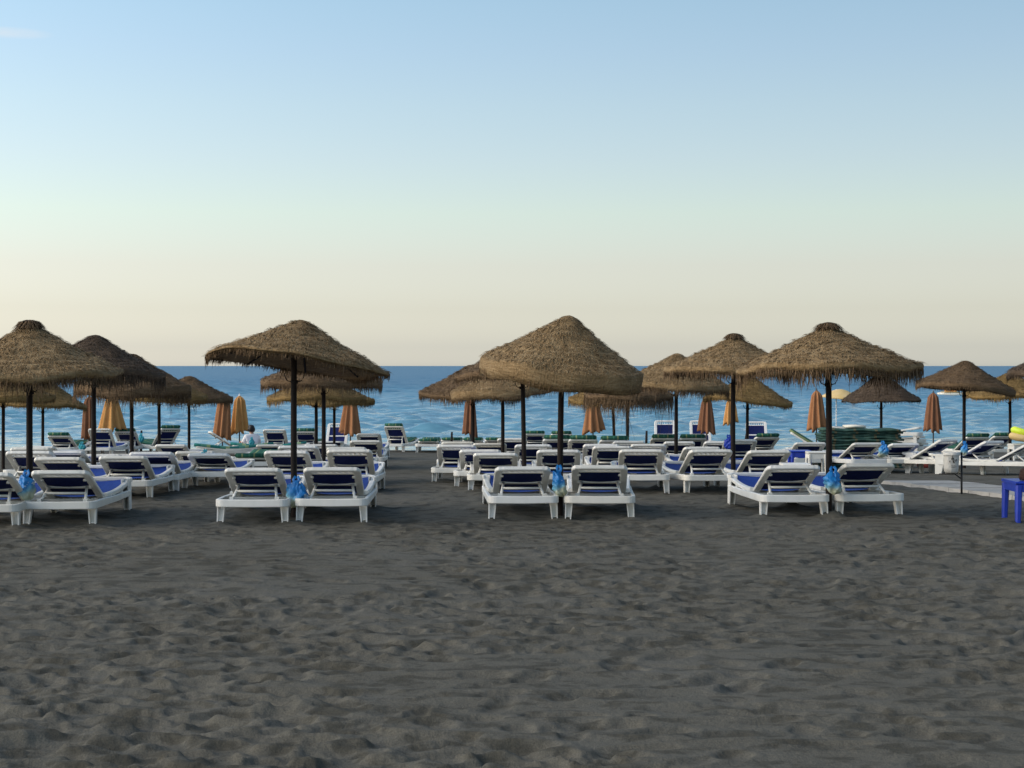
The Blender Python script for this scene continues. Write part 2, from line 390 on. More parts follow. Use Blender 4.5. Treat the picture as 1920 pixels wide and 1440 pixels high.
SEAZ = -0.99
def build_sea():
    ys = np.concatenate([np.exp(np.arange(math.log(46.0), math.log(430.0), 0.0042)),
                         np.exp(np.linspace(math.log(432), math.log(30000), 60))])
    inner = np.linspace(-0.42, 0.42, 430); outer = np.array([0.45, 0.5, 0.6, 0.8, 1.2, 2, 4])
    ts = np.concatenate([-outer[::-1], inner, outer])
    X = ts[None, :] * ys[:, None]; Y = np.repeat(ys[:, None], len(ts), 1)
    Z = np.zeros_like(X); rr = np.random.default_rng(5)
    amp_far = np.clip((400 - Y) / 300, 0.0, 1)
    shore = np.clip((Y - 46) / 26, 0.10, 1)
    for i in range(80):
        lam = math.exp(rr.uniform(math.log(0.7), math.log(5.5))); k = 2 * PI / lam
        th = -PI / 2 + rr.normal(0, 0.62)
        A = 0.0100 * lam ** 0.55
        ph = rr.uniform(0, 2 * PI)
        # short waves fade where the mesh cannot carry them
        fade = np.clip(lam / (Y * 0.0084 * 1.6) - 0.4, 0, 1)
        w = np.sin(k * (math.cos(th) * X + math.sin(th) * Y) + ph)
        Z += A * fade * (w + 0.25 * (w * w - 0.5))
    Z = Z * shore * (0.65 + 0.7 * vnoise(X * 0.05, Y * 0.035, 31))
    Z = SEAZ + Z * np.where(Y > 430, 0, 1)
    tag(link('sea', grid_mesh('sea', X, Y, Z, M['sea'])), kind='structure')
build_sea()

# walkway of pale slabs running down towards the sea on the right
def build_path():
    root = empty('path', (0, 0, 0)); root['kind'] = 'structure'
    mat = mottled('pale_concrete', (0.30, 0.295, 0.28), (0.40, 0.39, 0.37), 6, 0.85, 0.5, 50, 0.2)
    y = 9.0
    while y < 23.6:
        L = 0.62; y2 = y + L - 0.016; xa = 6.36 - 0.15 * (y - 19.2); xb = 6.36 - 0.15 * (y2 - 19.2); w = 1.09
        za, zb = zgs(y) + 0.05, zgs(y2) + 0.05; e = random.uniform(-.005, .005)
        mb = MB()
        mb.hexa([(xa, y, za - .09), (xa + w, y, za - .09), (xb + w, y2, zb - .09), (xb, y2, zb - .09),
                 (xa + .008, y, za + e), (xa + w - .008, y, za + e), (xb + w - .008, y2, zb + e), (xb + .008, y2, zb + e)])
        mb.obj('slab', mat, root); y += L
build_path()

# ------------------------------------------------------------------ sun lounger
HINGE = (0.76, 0.245); BL = 0.75
def arc(c, r, a0, a1, n): return [(c[0] + r * math.cos(a0 + (a1 - a0) * i / n), c[1] + r * math.sin(a0 + (a1 - a0) * i / n)) for i in range(n + 1)]
def lounger_meshes():
    P = {}
    # base frame: low rail round the head end and along both sides
    mb = MB(); r = 0.07; hw = 0.365
    path = [(-hw, 1.72), (-hw, 1.0), (-hw, 0.4)] + arc((-hw + r, 0.0 + r + 0.018), r, PI, 1.5 * PI, 5) + [(0, 0.012)] + arc((hw - r, r + 0.018), r, 1.5 * PI, 2 * PI, 5) + [(hw, 0.4), (hw, 1.0), (hw, 1.72)]
    zz = []
    for (x, y) in path:
        z = 0.212
        if y > 0.9: z = 0.212 - 0.02 * math.sin((y - 0.9) / 0.82 * PI)
        if abs(x) < 0.01: z = 0.209
        zz.append(z)
    hs = [0.070 if y > 0.5 else 0.080 for (x, y) in path]
    mb.sweep([(x, y, z) for (x, y), z in zip(path, zz)], 0.042, hs, bev=0.16, smooth=False)
    mb.box(-0.345, 0.345, 0.70, 0.745, 0.195, 0.225)          # cross member under the hinge
    mb.box(-0.345, 0.345, 1.30, 1.34, 0.185, 0.21)
    P['base_frame'] = mb.mesh('lounger_base_frame', M['plastic'])
    # seat frame rising to the foot end
    mb = MB(); w = 0.315; pts = []
    def sz(y): t = (y - 0.72) / 1.18; return 0.262 + 0.10 * t ** 1.3 - 0.025 * math.sin(t * PI)
    for i in range(9): y = 0.72 + 1.10 * i / 8; pts.append((-w - 0.03 * i / 8, y))
    pts += arc((-w - 0.03 + 0.07, 1.82), 0.07, PI, PI / 2, 4)[1:]
    pts += [(-x, y) for (x, y) in reversed(pts)]
    mb.sweep([(x, y, sz(min(y, 1.9))) for x, y in pts], 0.062, 0.045, bev=0.2, smooth=False)
    for sx in (-1, 1):
        for y in (0.95, 1.35): mb.box(sx * 0.345 - 0.02, sx * 0.345 + 0.02, y - 0.03, y + 0.03, 0.215, sz(y) - 0.005)   # studs down to the rail
    P['seat_frame'] = mb.mesh('lounger_seat_frame', M['plastic'])
    mb = MB(); vs = []; fs = []; n = 12
    for i in range(n + 1):
        y = 0.74 + 1.12 * i / n
        for j in range(5):
            x = -0.295 + 0.59 * j / 4; vs.append((x, y, sz(y) + 0.008 - 0.03 * (1 - (x / 0.295) ** 2)))
    for i in range(n):
        for j in range(4): fs.append((i * 5 + j, i * 5 + j + 1, (i + 1) * 5 + j + 1, (i + 1) * 5 + j))
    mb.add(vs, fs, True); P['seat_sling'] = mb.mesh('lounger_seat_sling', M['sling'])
    # legs: U channels, open to the inside
    def leg(sx, y, ztop, wt, wb, dy, dt, db):
        mb = MB(); th = 0.012; xo = sx * 0.372
        def wall(xa_t, xb_t, ya_t, yb_t, xa_b, xb_b, ya_b, yb_b):
            mb.hexa([(xa_b, ya_b + dy, -0.03), (xb_b, ya_b + dy, -0.03), (xb_b, yb_b + dy, -0.03), (xa_b, yb_b + dy, -0.03),
                     (xa_t, ya_t, ztop), (xb_t, ya_t, ztop), (xb_t, yb_t, ztop), (xa_t, yb_t, ztop)])
        xi_t = xo - sx * wt; xi_b = xo - sx * wb; o2 = xo + sx * 0.004
        wall(xo - sx * th, xo, y - dt / 2, y + dt / 2, o2 - sx * th, o2, y - db / 2, y + db / 2)
        wall(xi_t, xi_t + sx * th, y - dt / 2, y + dt / 2, xi_b, xi_b + sx * th, y - db / 2, y + db / 2)
        wall(xi_t + sx * th, xo - sx * th, y + dt / 2 - th, y + dt / 2 - 0.002, xi_b + sx * th, o2 - sx * th, y + db / 2 - th, y + db / 2 - 0.002)
        mb.box(min(xi_b, xo) + 0.012, max(xi_b, xo) - 0.012, y + dy - db / 2 + 0.012, y + dy + db / 2 - th - 0.002, 0.02, 0.03)
        return mb.mesh('lounger_leg', M['plastic'])
    P['legs'] = [leg(-1, 0.12, 0.20, 0.085, 0.06, -0.02, 0.075, 0.055), leg(1, 0.12, 0.20, 0.085, 0.06, -0.02, 0.075, 0.055),
                 leg(-1, 1.69, 0.37, 0.08, 0.058, 0.05, 0.19, 0.10), leg(1, 1.69, 0.37, 0.08, 0.058, 0.05, 0.19, 0.10)]
    # backrest in its own plane: y towards the head end is -v
    mb = MB(); hw = 0.265; r = 0.06
    p2 = [(-hw, 0.0), (-hw, 0.2), (-hw, 0.45), (-hw, BL - r - 0.02)] + [(x, y) for x, y in arc((-hw + r, BL - r - 0.02), r, PI, PI / 2, 5)][1:]
    p2 += [(-x, y) for x, y in reversed(p2)]
    ws = [0.080 if abs(x) > 0.24 else 0.050 for x, y in p2]
    mb.sweep([(x, -v, 0) for x, v in p2], ws, [0.034 if v < 0.60 else 0.046 for x, v in p2], bev=0.2, smooth=False)
    mb.box(-0.226, 0.226, -0.640, -0.618, -0.014, 0.012)
    for i in range(7): x = -0.19 + 0.38 * i / 6; mb.box(x - 0.008, x + 0.008, -0.69, -0.638, 0.004, 0.014)     # slotted head strip
    mb.box(-0.226, 0.226, -0.335, -0.300, -0.020, 0.010)
    for sx in (-1, 1):
        mb.tube([(sx * 0.222, -0.56, -0.012), (sx * 0.222, -0.56, -0.03)], 0.018, 8)
        mb.tube([(sx * 0.222, -0.33, -0.012), (sx * 0.222, -0.33, -0.03)], 0.018, 8)
    P['backrest'] = mb.mesh('lounger_backrest', M['plastic'])
    mb = MB(); vs = []; fs = []
    for i in range(7):
        v = 0.03 + 0.60 * i / 6
        for j in range(5):
            x = -0.235 + 0.47 * j / 4; vs.append((x, -v, 0.004 - 0.018 * (1 - (x / 0.235) ** 2) * math.sin(i / 6 * PI)))
    for i in range(6):
        for j in range(4): fs.append((i * 5 + j, i * 5 + j + 1, (i + 1) * 5 + j + 1, (i + 1) * 5 + j))
    mb.add(vs, fs, True); P['back_sling'] = mb.mesh('lounger_back_sling', M['sling_shaded'])
    return P
LM = lounger_meshes()
_br = {}
def bracket_mesh(ang):
    """prop that holds the backrest up: two struts joined by a bar"""
    k = round(ang)
    if k in _br: return _br[k]
    a = R(ang); mb = MB()
    v = 0.36; yt = HINGE[0] - v * math.cos(a) ; zt = HINGE[1] + v * math.sin(a) - 0.025
    yb = max(yt - 0.26 + 0.10 * math.sin(a), 0.06) if ang > 12 else yt - 0.12
    zb = 0.235
    for sx in (-1, 1): mb.sweep([(sx * 0.195, yt, zt), (sx * 0.235, yb, zb)], 0.024, 0.028, up=(1, 0, 0), bev=0.25)
    t = 0.42; mb.sweep([(-0.21, yt + (yb - yt) * t, zt + (zb - zt) * t), (0.21, yt + (yb - yt) * t, zt + (zb - zt) * t)], 0.024, 0.026, bev=0.25)
    for sx in (-1, 1): mb.box(sx * 0.24 - 0.022, sx * 0.24 + 0.022, yb - 0.03, yb + 0.03, zb - 0.035, zb + 0.03)
    _br[k] = mb.mesh('lounger_bracket', M['plastic']); return _br[k]

def ground_rot(D, yaw):
    s = -(zgs(D + 0.5) - zgs(D - 0.5))
    return (-math.atan(s * math.cos(yaw)), math.atan(s * math.sin(yaw)), yaw)

LOUNGE_GROUP = 'white sun loungers set out in rows on the beach'
JR = random.Random(3)
def lounger(xc, D, label, yaw=0.0, ang=25, group=LOUNGE_GROUP, z=None, flat=False):
    if flat is False: ang = ang + JR.choice((-3, -2, -1, 0, 0, 1, 2)) * (0.4 if D < 18 else 1); yaw = yaw + JR.uniform(-1.5, 1.5)
    yaw = R(yaw)
    piv = Vector((0, 0.30, 0))                        # keep the backrest where the photo has it when turned
    loc = Vector((PX(xc, D), D + 0.08, 0)) - Matrix.Rotation(yaw, 3, 'Z') @ Vector((0, 0.08, 0))
    yc = (loc + Matrix.Rotation(yaw, 3, 'Z') @ Vector((0, 0.9, 0))).y
    s = zgs(yc) if z is None else z
    rx, ry, rz = ground_rot(yc, yaw)
    mid = Matrix.Rotation(yaw, 3, 'Z') @ Vector((0, 0.9, 0))
    e = Euler((rx, ry, rz))
    off = e.to_matrix() @ Vector((0, 0.9, 0))
    loc = Vector((loc.x + mid.x, loc.y + mid.y, s)) - off
    t = empty('sun_lounger', loc, (rx, ry, rz)); tag(t, label, 'sun lounger', group)
    link('base_frame', LM['base_frame'], t); sf = link('seat_frame', LM['seat_frame'], t)
    link('seat_sling', LM['seat_sling'], t)
    for m in LM['legs']: link('leg', m, t)
    if z is None and loc.y < 26:
        for lp in ((-0.345, 0.11, 0), (0.345, 0.11, 0), (-0.345, 1.74, 0), (0.345, 1.74, 0)):
            q = loc + e.to_matrix() @ Vector(lp); CONTACTS.append((q.x, q.y))
    a = R(ang)
    b = link('backrest', LM['backrest'], t, (0, HINGE[0], HINGE[1]), (-a, 0, 0))
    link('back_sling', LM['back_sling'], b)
    link('bracket', bracket_mesh(ang), t)
    return t

_pad = {}
def pad_mesh(ang, mat):
    k = (round(ang), mat)
    if k in _pad: return _pad[k]
    a = R(ang); pts = [(1.84, 0.395), (1.6, 0.365), (1.2, 0.315), (0.85, 0.29)]
    for v in (0.06, 0.25, 0.45, 0.65, 0.80): pts.append((HINGE[0] - v * math.cos(a) + 0.04 * math.sin(a), HINGE[1] + v * math.sin(a) + 0.045 * math.cos(a)))
    mb = MB(); n = len(pts); prof = []
    mb.sweep([(0, y, z) for y, z in pts], 0.56, 0.075, up=(0, 0, 1), bev=0.4)
    _pad[k] = mb.mesh('mattress', M[mat]); return _pad[k]
def mattress(on, ang, label, mat='pad', group='green mattresses lying on the far loungers'):
    t = link('mattress', pad_mesh(ang, mat), None, on.location, on.rotation_euler)
    return tag(t, label, 'mattress', group)

# ---- front row
LG = {}
lounger(-40, 15.6, 'front row white lounger cut off by the left edge of the photo', 3)
lounger(107, 15.95, 'front row white lounger just right of the leftmost blue bag', 2)
lounger(471, 16.2, 'front row white lounger left of the bag between two centre-left loungers', 1)
lounger(620, 16.3, 'front row white lounger right of the blue and yellow bag, centre left', 3)
lounger(981, 16.65, 'front row white lounger left of the hanging blue bag under the woven parasol', 2)
lounger(1125, 16.65, 'front row white lounger right of the hanging blue bag under the woven parasol', -2)
lounger(1492, 16.8, 'front row white lounger turned to show its bright blue seat, on the right', 5)
lounger(1634, 16.9, 'rightmost white lounger of the front row, beside the blue bag', 7)
# ---- second row
lounger(48, 19.7, 'second row white lounger behind the leftmost front parasol pole', 1)
lounger(52, 22.6, 'white lounger in the third row at the left edge, mostly hidden by the one ahead', 1)
lounger(104, 18.9, 'second row white lounger directly behind the front lounger with the leftmost bag', 1)
lounger(226, 19.3, 'second row white lounger just right of the dark thatched parasol pole on the left', 2)
lounger(280, 20.9, 'white lounger half hidden by the one right of the left-hand dark pole', 3, 23)
lounger(363, 23.4, 'white lounger seen only as a strip between two others, left of centre', 2, 22)
lounger(388, 22.0, 'white lounger with a small cyan bag at its right shoulder', 1, 22)
lounger(534, 20.6, 'second row white lounger behind the front parasol pole, centre left', 1)
lounger(556, 22.8, 'third row white lounger peeping over the one behind the centre-left pole', 0)
lounger(653, 20.4, 'second row white lounger behind the right one of the centre-left front pair', 2)
lounger(648, 22.9, 'third row white lounger peeping over the second row at centre left', 1)
lounger(684, 30.0, 'white lounger at the right end of a middle row, by the open sand lane', 2)
lounger(690, 38.0, 'white lounger with a blue towel over its back, beside the sand lane', 0, 30)
lounger(855, 23.6, 'white lounger at the left end of the third row, right of the sand lane', -1)
lounger(900, 22.3, 'white lounger partly hidden behind the second row, right of the sand lane', -1)
lounger(929, 20.9, 'second row white lounger left of the slim leaning parasol pole', 2)
lounger(1048, 21.2, 'second row white lounger behind the pole of the woven centre parasol', 0)
lounger(1204, 20.9, 'second row white lounger right of the centre pair of front loungers', -2)
lounger(1336, 20.8, 'second row white lounger just left of the tall thatch parasol pole at centre right', 6)
lounger(1446, 20.9, 'second row white lounger with the blue plastic stool at its right', 6)
# ---- third and fourth rows
lounger(1000, 25.2, 'white lounger behind the slim leaning pole at the centre', 0)
lounger(1149, 23.8, 'third row white lounger between two parasol poles right of centre', -1)
lounger(1128, 25.6, 'white lounger whose curved corner shows above the third row right of centre', -1)
lounger(1217, 26.4, 'white lounger in the third row behind the second row, right of centre', -1)
lounger(1318, 25.0, 'third row white lounger behind the tall pole at centre right', 2)
lounger(118, 24.2, 'cream-looking white lounger low behind the second row on the left', 1, 18)
lounger(190, 25.2, 'white lounger with a low back behind the left-hand dark pole', 1, 14)
lounger(918, 27.5, 'white lounger right of the closed umbrella standing left of centre', 0)
lounger(858, 28.2, 'white lounger under the closed rust umbrella left of centre', 0)
lounger(1391, 28.0, 'white lounger between two thin poles at centre right', 0, 28)
lounger(1522, 29.0, 'white lounger in front of the stack of green mattresses', 3, 22)
def padded(xc, D, lab, padlab, yaw=0, ang=25, mat='pad'):
    t = lounger(xc, D, lab, yaw, ang, flat=True); mattress(t, ang, padlab, mat); return t
padded(1094, 32, 'padded white lounger under the closed orange umbrella right of centre', 'green mattress on the lounger under the closed umbrella right of centre')
padded(1153, 31, 'padded white lounger behind the two close poles right of centre', 'green mattress on the lounger behind the two close poles')
padded(1045, 32.5, 'padded white lounger behind the woven parasol pole, lower of two', 'green mattress on the lower lounger behind the woven parasol pole', -2)
padded(1003, 44, 'far white lounger just right of the slim leaning pole near the water', 'green mattress on the far lounger right of the slim leaning pole')
padded(1053, 43, 'far white lounger behind the woven parasol pole near the water', 'green mattress on the far lounger behind the woven parasol pole', -4)
padded(803, 45.5, 'flat white lounger at the water edge, first right of the sand lane', 'green mattress on the flat lounger first right of the sand lane', 0, 6)
padded(846, 45, 'flat white lounger near the water, left of the rust umbrella', 'green mattress on the flat lounger left of the rust umbrella', 0, 9)
padded(886, 45.5, 'flat white lounger near the water behind the rust umbrella', 'green mattress on the flat lounger behind the rust umbrella', 0, 8)
padded(928, 45, 'flat white lounger near the water, left of the thin pole at centre', 'green mattress on the flat lounger left of the thin centre pole', 0, 9)
padded(1247, 34, 'padded white lounger left of the centre-right parasol pole', 'green mattress on the lounger left of the centre-right pole')
padded(1300, 34, 'padded white lounger left of the larger closed umbrella at centre right', 'green mattress on the lounger left of the larger closed umbrella', 2)
padded(1441, 36, 'padded white lounger just right of the thin pole at centre right', 'green mattress on the lounger right of the thin centre-right pole', 10)
padded(1482, 40, 'white lounger standing sideways with its green back, left of the mattress stack', 'green mattress on the sideways lounger left of the mattress stack', -105, 32)
padded(1836, 36, 'padded white lounger right of the right-hand parasol pole', 'green mattress on the lounger right of the right-hand pole', 8)
padded(1886, 38, 'padded white lounger near the lime float at the right edge', 'green mattress on the lounger near the lime float', 12)
padded(108, 40, 'far white lounger with blue back near the water on the left', 'green mattress on the far left lounger near the water', 0, 24)
padded(232, 42, 'far white lounger under the bright orange umbrella on the left', 'green mattress on the far lounger under the bright orange umbrella', 0, 32)
padded(570, 42, 'far white lounger right of the centre-left front pole', 'green mattress on the far lounger right of the centre-left front pole', 0, 32)
padded(735, 46, 'far white lounger standing alone against the water left of the sand lane', 'green mattress on the lone lounger left of the sand lane', -12, 44)
padded(470, 27, 'white lounger lying flat with a green mattress, left of centre', 'green mattress on the flat lounger left of centre', 0, 5)
padded(322, 42, 'far white lounger turned sideways, left of a thin pole', 'green mattress on the sideways far lounger left of a thin pole', 38, 40)
padded(372, 37, 'low white lounger with a teal mattress left of the two orange umbrellas', 'teal striped mattress left of the two orange umbrellas', -80, 6, 'pad_teal')
padded(440, 38.5, 'low white lounger with a teal mattress beside the seated person', 'teal striped mattress beside the seated person', -82, 6, 'pad_teal')
lounger(182, 40, 'far white lounger with bright blue back behind the left dark pole', 0, 40)
lounger(388, 41, 'far white lounger in side view, its shade-darkened blue back rising to the left', -70, 35)
lounger(512, 40.5, 'far white lounger left of the centre-left front pole, near the seated person', 0, 36)
lounger(637, 44, 'far white lounger facing the camera, bright blue back behind the pole pair', 178, 55)
lounger(1246, 45, 'far upright white lounger with blue back left of the centre-right pole', 178, 66)
lounger(1312, 45, 'far upright white lounger with blue back behind the larger closed umbrella', 178, 70)
lounger(1417, 45, 'far upright white lounger with blue back right of the thin pole at centre right', 175, 62)
lounger(960, 31.5, 'white lounger in the fourth row between the slim leaning pole and the thin centre pole', 0)
lounger(1180, 29.0, 'white lounger in the fourth row just right of the two close poles', 0)
lounger(600, 27.5, 'white lounger in the middle rows between the two thick centre-left poles', 1)
lounger(505, 33.0, 'low white lounger behind the flat one with the green mattress, left of centre', 0, 14)
lounger(318, 29.5, 'white lounger in the middle rows behind the left-hand second row', 1, 20)
lounger(70, 29.0, 'white lounger in the middle rows right of the leftmost thin pole', 0, 20)
lounger(1275, 30.0, 'white lounger in the middle rows just right of the centre-right pole', 0, 26)
lounger(1350, 31.0, 'white lounger in the middle rows under the small pale closed umbrella', 2, 22)
lounger(1560, 30.0, 'low white lounger at the foot of the stack of green mattresses', 8, 10)
# ---- right-hand group by the walkway
lounger(1630, 28.5, 'white lounger in front of the mattress stack with a blue bag at its right', 12, 24)
lounger(1700, 28.6, 'white lounger to the right of the blue bag beside the mattress stack', 14, 24)
lounger(1785, 28.2, 'white lounger turned left behind the white waste sack', 42, 27)
lounger(1870, 27.6, 'white lounger turned left with shade-darkened blue back, right of the waste sack', 36, 28)
lounger(1950, 27.0, 'white lounger cut off by the right edge, its pale foot end in view', 60, 27)

# ------------------------------------------------------------------ thatched parasols
def canopy_profile(r, rise):
    """height above the rim of the thatched cone at radius r (0..1)"""
    k = 1 - r
    z = rise * (0.86 * k + 0.14 * k ** 2.6)
    if r < 0.10: z -= rise * 0.10 * (1 - r / 0.10) ** 2 * 0.6
    return z
_cv = {}
def canopy_variant(seed, rise, hem, fr):
    key = (seed, rise, hem, fr)
    if key in _cv: return _cv[key]
    rnd = random.Random(seed * 97 + 5)
    ph = [rnd.uniform(0, 2 * PI) for _ in range(8)]
    def sag(q):      # uneven rim
        return 0.022 * math.sin(2 * q + ph[0]) + 0.016 * math.sin(3 * q + ph[1]) + 0.010 * math.sin(7 * q + ph[2])
    def rad(q): return 1 + 0.022 * math.sin(3 * q + ph[3]) + 0.018 * math.sin(5 * q + ph[4]) + 0.008 * math.sin(11 * q + ph[5])
    def lump(r, q): return (0.012 * math.sin(9 * r * 6 + 2 * math.sin(3 * q + ph[6])) + 0.010 * math.sin(5 * q + 14 * r + ph[7])) * min(1, r * 3)
    mb = MB(); prof = []
    for i in range(20): r = 0.004 + 0.986 * i / 19; prof.append((r, canopy_profile(r, rise)))
    prof += [(1.012, -0.012), (1.020, -0.04), (1.016, -hem * 0.55), (1.0, -hem), (0.965, -hem + 0.01), (0.93, -hem + 0.05)]
    for i in range(6): r = 0.88 - 0.84 * i / 5; prof.append((r, canopy_profile(r, rise) - 0.07))
    def wob(r, z, q):
        k = min(r, 1.0) ** 2
        return r * (1 + (rad(q) - 1) * k), z + sag(q) * k + lump(min(r, 1), q)
    mb.lathe(prof, 72, wob=wob)
    # short straws lying on the cone
    for i in range(5200):
        r = math.sqrt(rnd.uniform(0.004, 1.0)); q = rnd.uniform(0, 2 * PI)
        z = canopy_profile(r, rise); rr, zz = wob(r, z, q)
        slope = -rise * 1.0
        L = rnd.uniform(0.035, 0.10); w = rnd.uniform(0.003, 0.0065)
        dq = rnd.uniform(-0.9, 0.9); lift = rnd.uniform(0.002, 0.016)
        p0 = Vector((rr * math.cos(q), rr * math.sin(q), zz + 0.003))
        rad_d = Vector((math.cos(q), math.sin(q), slope)).normalized(); tan_d = Vector((-math.sin(q), math.cos(q), 0))
        d = (rad_d * math.cos(dq) + tan_d * math.sin(dq)); nrm = rad_d.cross(tan_d)
        if nrm.z < 0: nrm = -nrm
        sd = d.cross(nrm).normalized() * w
        p1 = p0 + d * L * 0.5 + nrm * lift; p2 = p0 + d * L + nrm * lift * 0.5
        mb.add([p0 - sd, p0 + sd, p1 + sd, p1 - sd, p2 + sd * 0.3, p2 - sd * 0.3], [(0, 1, 2, 3), (3, 2, 4, 5)])
    can = mb.v, mb.f, mb.sm
    # fringe hanging from the hem
    fb = MB()
    for i in range(2200):
        q = rnd.uniform(0, 2 * PI)
        cl = 0.5 + 0.5 * math.sin(9 * q + ph[1]) * math.sin(4 * q + ph[2])
        L = rnd.uniform(0.35, 1.0) * fr * (0.45 + 0.75 * cl)
        if rnd.random() < 0.06: L *= 1.9
        w = rnd.uniform(0.0022, 0.0055)
        rr0, z0 = wob(1.015 - rnd.uniform(0, 0.05), -hem * rnd.uniform(0.2, 0.95), q)
        out = rnd.uniform(-0.10, 0.22); tw = rnd.uniform(-0.35, 0.35)
        p0 = Vector((rr0 * math.cos(q), rr0 * math.sin(q), z0)); o = Vector((math.cos(q), math.sin(q), 0)); t = Vector((-math.sin(q), math.cos(q), 0))
        p1 = p0 + (o * out + t * tw) * L * 0.4 - Vector((0, 0, L * 0.55)); p2 = p1 + (o * out * 0.3 + t * tw * 1.2) * L * 0.4 - Vector((0, 0, L * 0.5))
        a = rnd.uniform(-0.8, 0.8); sd = (t * math.cos(a) + o * math.sin(a)) * w
        fb.add([p0 - sd, p0 + sd, p1 + sd * 0.8, p1 - sd * 0.8, p2 + sd * 0.25, p2 - sd * 0.25], [(0, 1, 2, 3), (3, 2, 4, 5)])
    # cap: a bundle of straw tied over the apex
    cb = MB()
    for i in range(520):
        q = rnd.uniform(0, 2 * PI); r0 = rnd.uniform(0, 0.04); L = rnd.uniform(0.07, 0.17)
        zt = canopy_profile(0.02, rise) + 0.035 + rnd.uniform(-0.012, 0.018)
        o = Vector((math.cos(q), math.sin(q), 0)); t = Vector((-math.sin(q), math.cos(q), 0))
        p0 = o * r0 + Vector((0, 0, zt)); e = r0 + L
        p1 = o * (r0 + L * 0.55) + Vector((0, 0, zt - L * 0.12)); p2 = o * e + Vector((0, 0, max(canopy_profile(min(e, 1), rise) + rnd.uniform(0.012, 0.055), zt - L * 0.75)))
        p2 += t * rnd.uniform(-0.03, 0.03); sd = t * rnd.uniform(0.0035, 0.008)
        cb.add([p0 - sd, p0 + sd, p1 + sd, p1 - sd, p2 + sd * 0.4, p2 - sd * 0.4], [(0, 1, 2, 3), (3, 2, 4, 5)])
    cb.lathe([(0.003, canopy_profile(0.02, rise) + 0.034), (0.045, canopy_profile(0.02, rise) + 0.028), (0.09, canopy_profile(0.09, rise) + 0.022), (0.13, canopy_profile(0.13, rise) + 0.004)], 20)
    rb = MB()
    for k in range(8):
        q = 2 * PI * k / 8 + 0.2; o = Vector((math.cos(q), math.sin(q), 0))
        rb.tube([o * 0.03 + Vector((0, 0, canopy_profile(0.03, rise) - 0.10)), o * 0.90 + Vector((0, 0, canopy_profile(0.90, rise) - 0.085))], 0.012, 6)
    _cv[key] = (can, (fb.v, fb.f, fb.sm), (cb.v, cb.f, cb.sm), (rb.v, rb.f, rb.sm)); return _cv[key]
_cm = {}
def canopy_meshes(seed, rise, hem, fr, mat):
    key = (seed, rise, hem, fr, mat)
    if key not in _cm:
        out = []
        for nm, (v, f, sm), mm in zip(('thatch', 'fringe', 'cap', 'rib_frame'), canopy_variant(seed, rise, hem, fr), (mat, 'straw_brown' if mat == 'straw' else mat, 'straw_brown' if mat == 'straw' else mat, 'pole')):  # olive canopies: shade on the fringe painted in with a darker straw
            mb = MB(); mb.v, mb.f, mb.sm = v, f, sm
            me = bpy.data.meshes.new(nm); me.from_pydata(v, [], f); me.polygons.foreach_set('use_smooth', sm); me.materials.append(M[mm]); me.update(); out.append(me)
        _cm[key] = out
    return _cm[key]

def parasol(px, D, apex, rim_y, half, label, mat='straw', seed=0, hem=0.10, fr=0.15, roll=0, pitch=0, cap=True, lean=0.0, dx=0.0, spin=None):
    """px pole column, apex row, rim row, half width in photo px; roll>0 lowers the right side, pitch>0 lifts the near side"""
    x = PX(px, D); zgd = zgs(D); s = F / D
    za = PZ(apex, D) - zgd; zr = PZ(rim_y, D) - zgd; Rr = half / s / 1.02
    rise = (za - zr - (0.04 if cap else 0.0)) / Rr / (1.0 if cap else 0.945)
    rise = round(rise * 20) / 20
    CONTACTS.append((x + lean, D))
    t = empty('thatched_parasol', (x, D, zgd)); tag(t, label, 'parasol', 'thatched straw parasols on the beach')
    me = canopy_meshes(seed, rise, hem, fr, mat)
    if spin is None: spin = (px * 0.37 + D) % 6.28
    rot = Euler((R(-pitch), R(roll), 0)).to_matrix() @ Matrix.Rotation(spin, 3, 'Z')
    e = rot.to_euler()
    cz = zr
    for nm, m in zip(('thatch', 'fringe', 'cap', 'rib_frame'), me):
        if nm == 'cap' and not cap: continue
        link(nm, m, t, (dx, 0, cz), e, (Rr, Rr, Rr))
    mb = MB(); n = 10; r0 = 0.034
    ztop = zr + rise * Rr * 0.80
    rnd = random.Random(int(px * 7))
    b1, b2 = rnd.uniform(-0.012, 0.012), rnd.uniform(-0.012, 0.012)
    path = [(lean * (1 - i / n) + b1 * math.sin(i / n * PI), b2 * math.sin(i / n * PI * 1.5), -0.25 + (ztop + 0.25) * i / n) for i in range(n + 1)]
    mb.tube(path, [r0 * (1.06 - 0.14 * i / n) for i in range(n + 1)], 10)
    mb.obj('pole', M['pole'], t)
    hb = MB(); zh = zr - 0.22
    for sx in (-1, 1):
        hb.tube([(sx * 0.028, 0, zh), (sx * 0.075, 0, zh + 0.012), (sx * 0.098, 0, zh + 0.045), (sx * 0.108, 0, zh + 0.095)], 0.006, 6)
    hb.tube([(0, 0, zh - 0.02), (0, 0, zh + 0.02)], 0.040, 10)
    hb.obj('hook', M['pole'], t, rot=(0, 0, rnd.uniform(-0.4, 0.4)))
    return t
parasol(57, 16.6, 597, 697, 175, 'large olive straw parasol with tufted cap at the left edge of the front row', 'straw', 1, 0.09, 0.17, roll=-1)
parasol(177, 21.8, 630, 694, 131, 'dark weathered straw parasol behind the left-hand front parasol', 'straw_dark', 2, 0.10, 0.22, roll=2, cap=False)
parasol(248, 26.6, 664, 723, 108, 'brown straw parasol with long fringe, second right of the dark one on the left', 'straw_brown', 3, 0.18, 0.22, roll=2, cap=False)
parasol(298, 31.5, 694, 739, 90, 'straw parasol nearly hidden between the long-fringed one and its right neighbour, left side', 'straw_sunlit', 4, 0.12, 0.12, roll=3, cap=False)
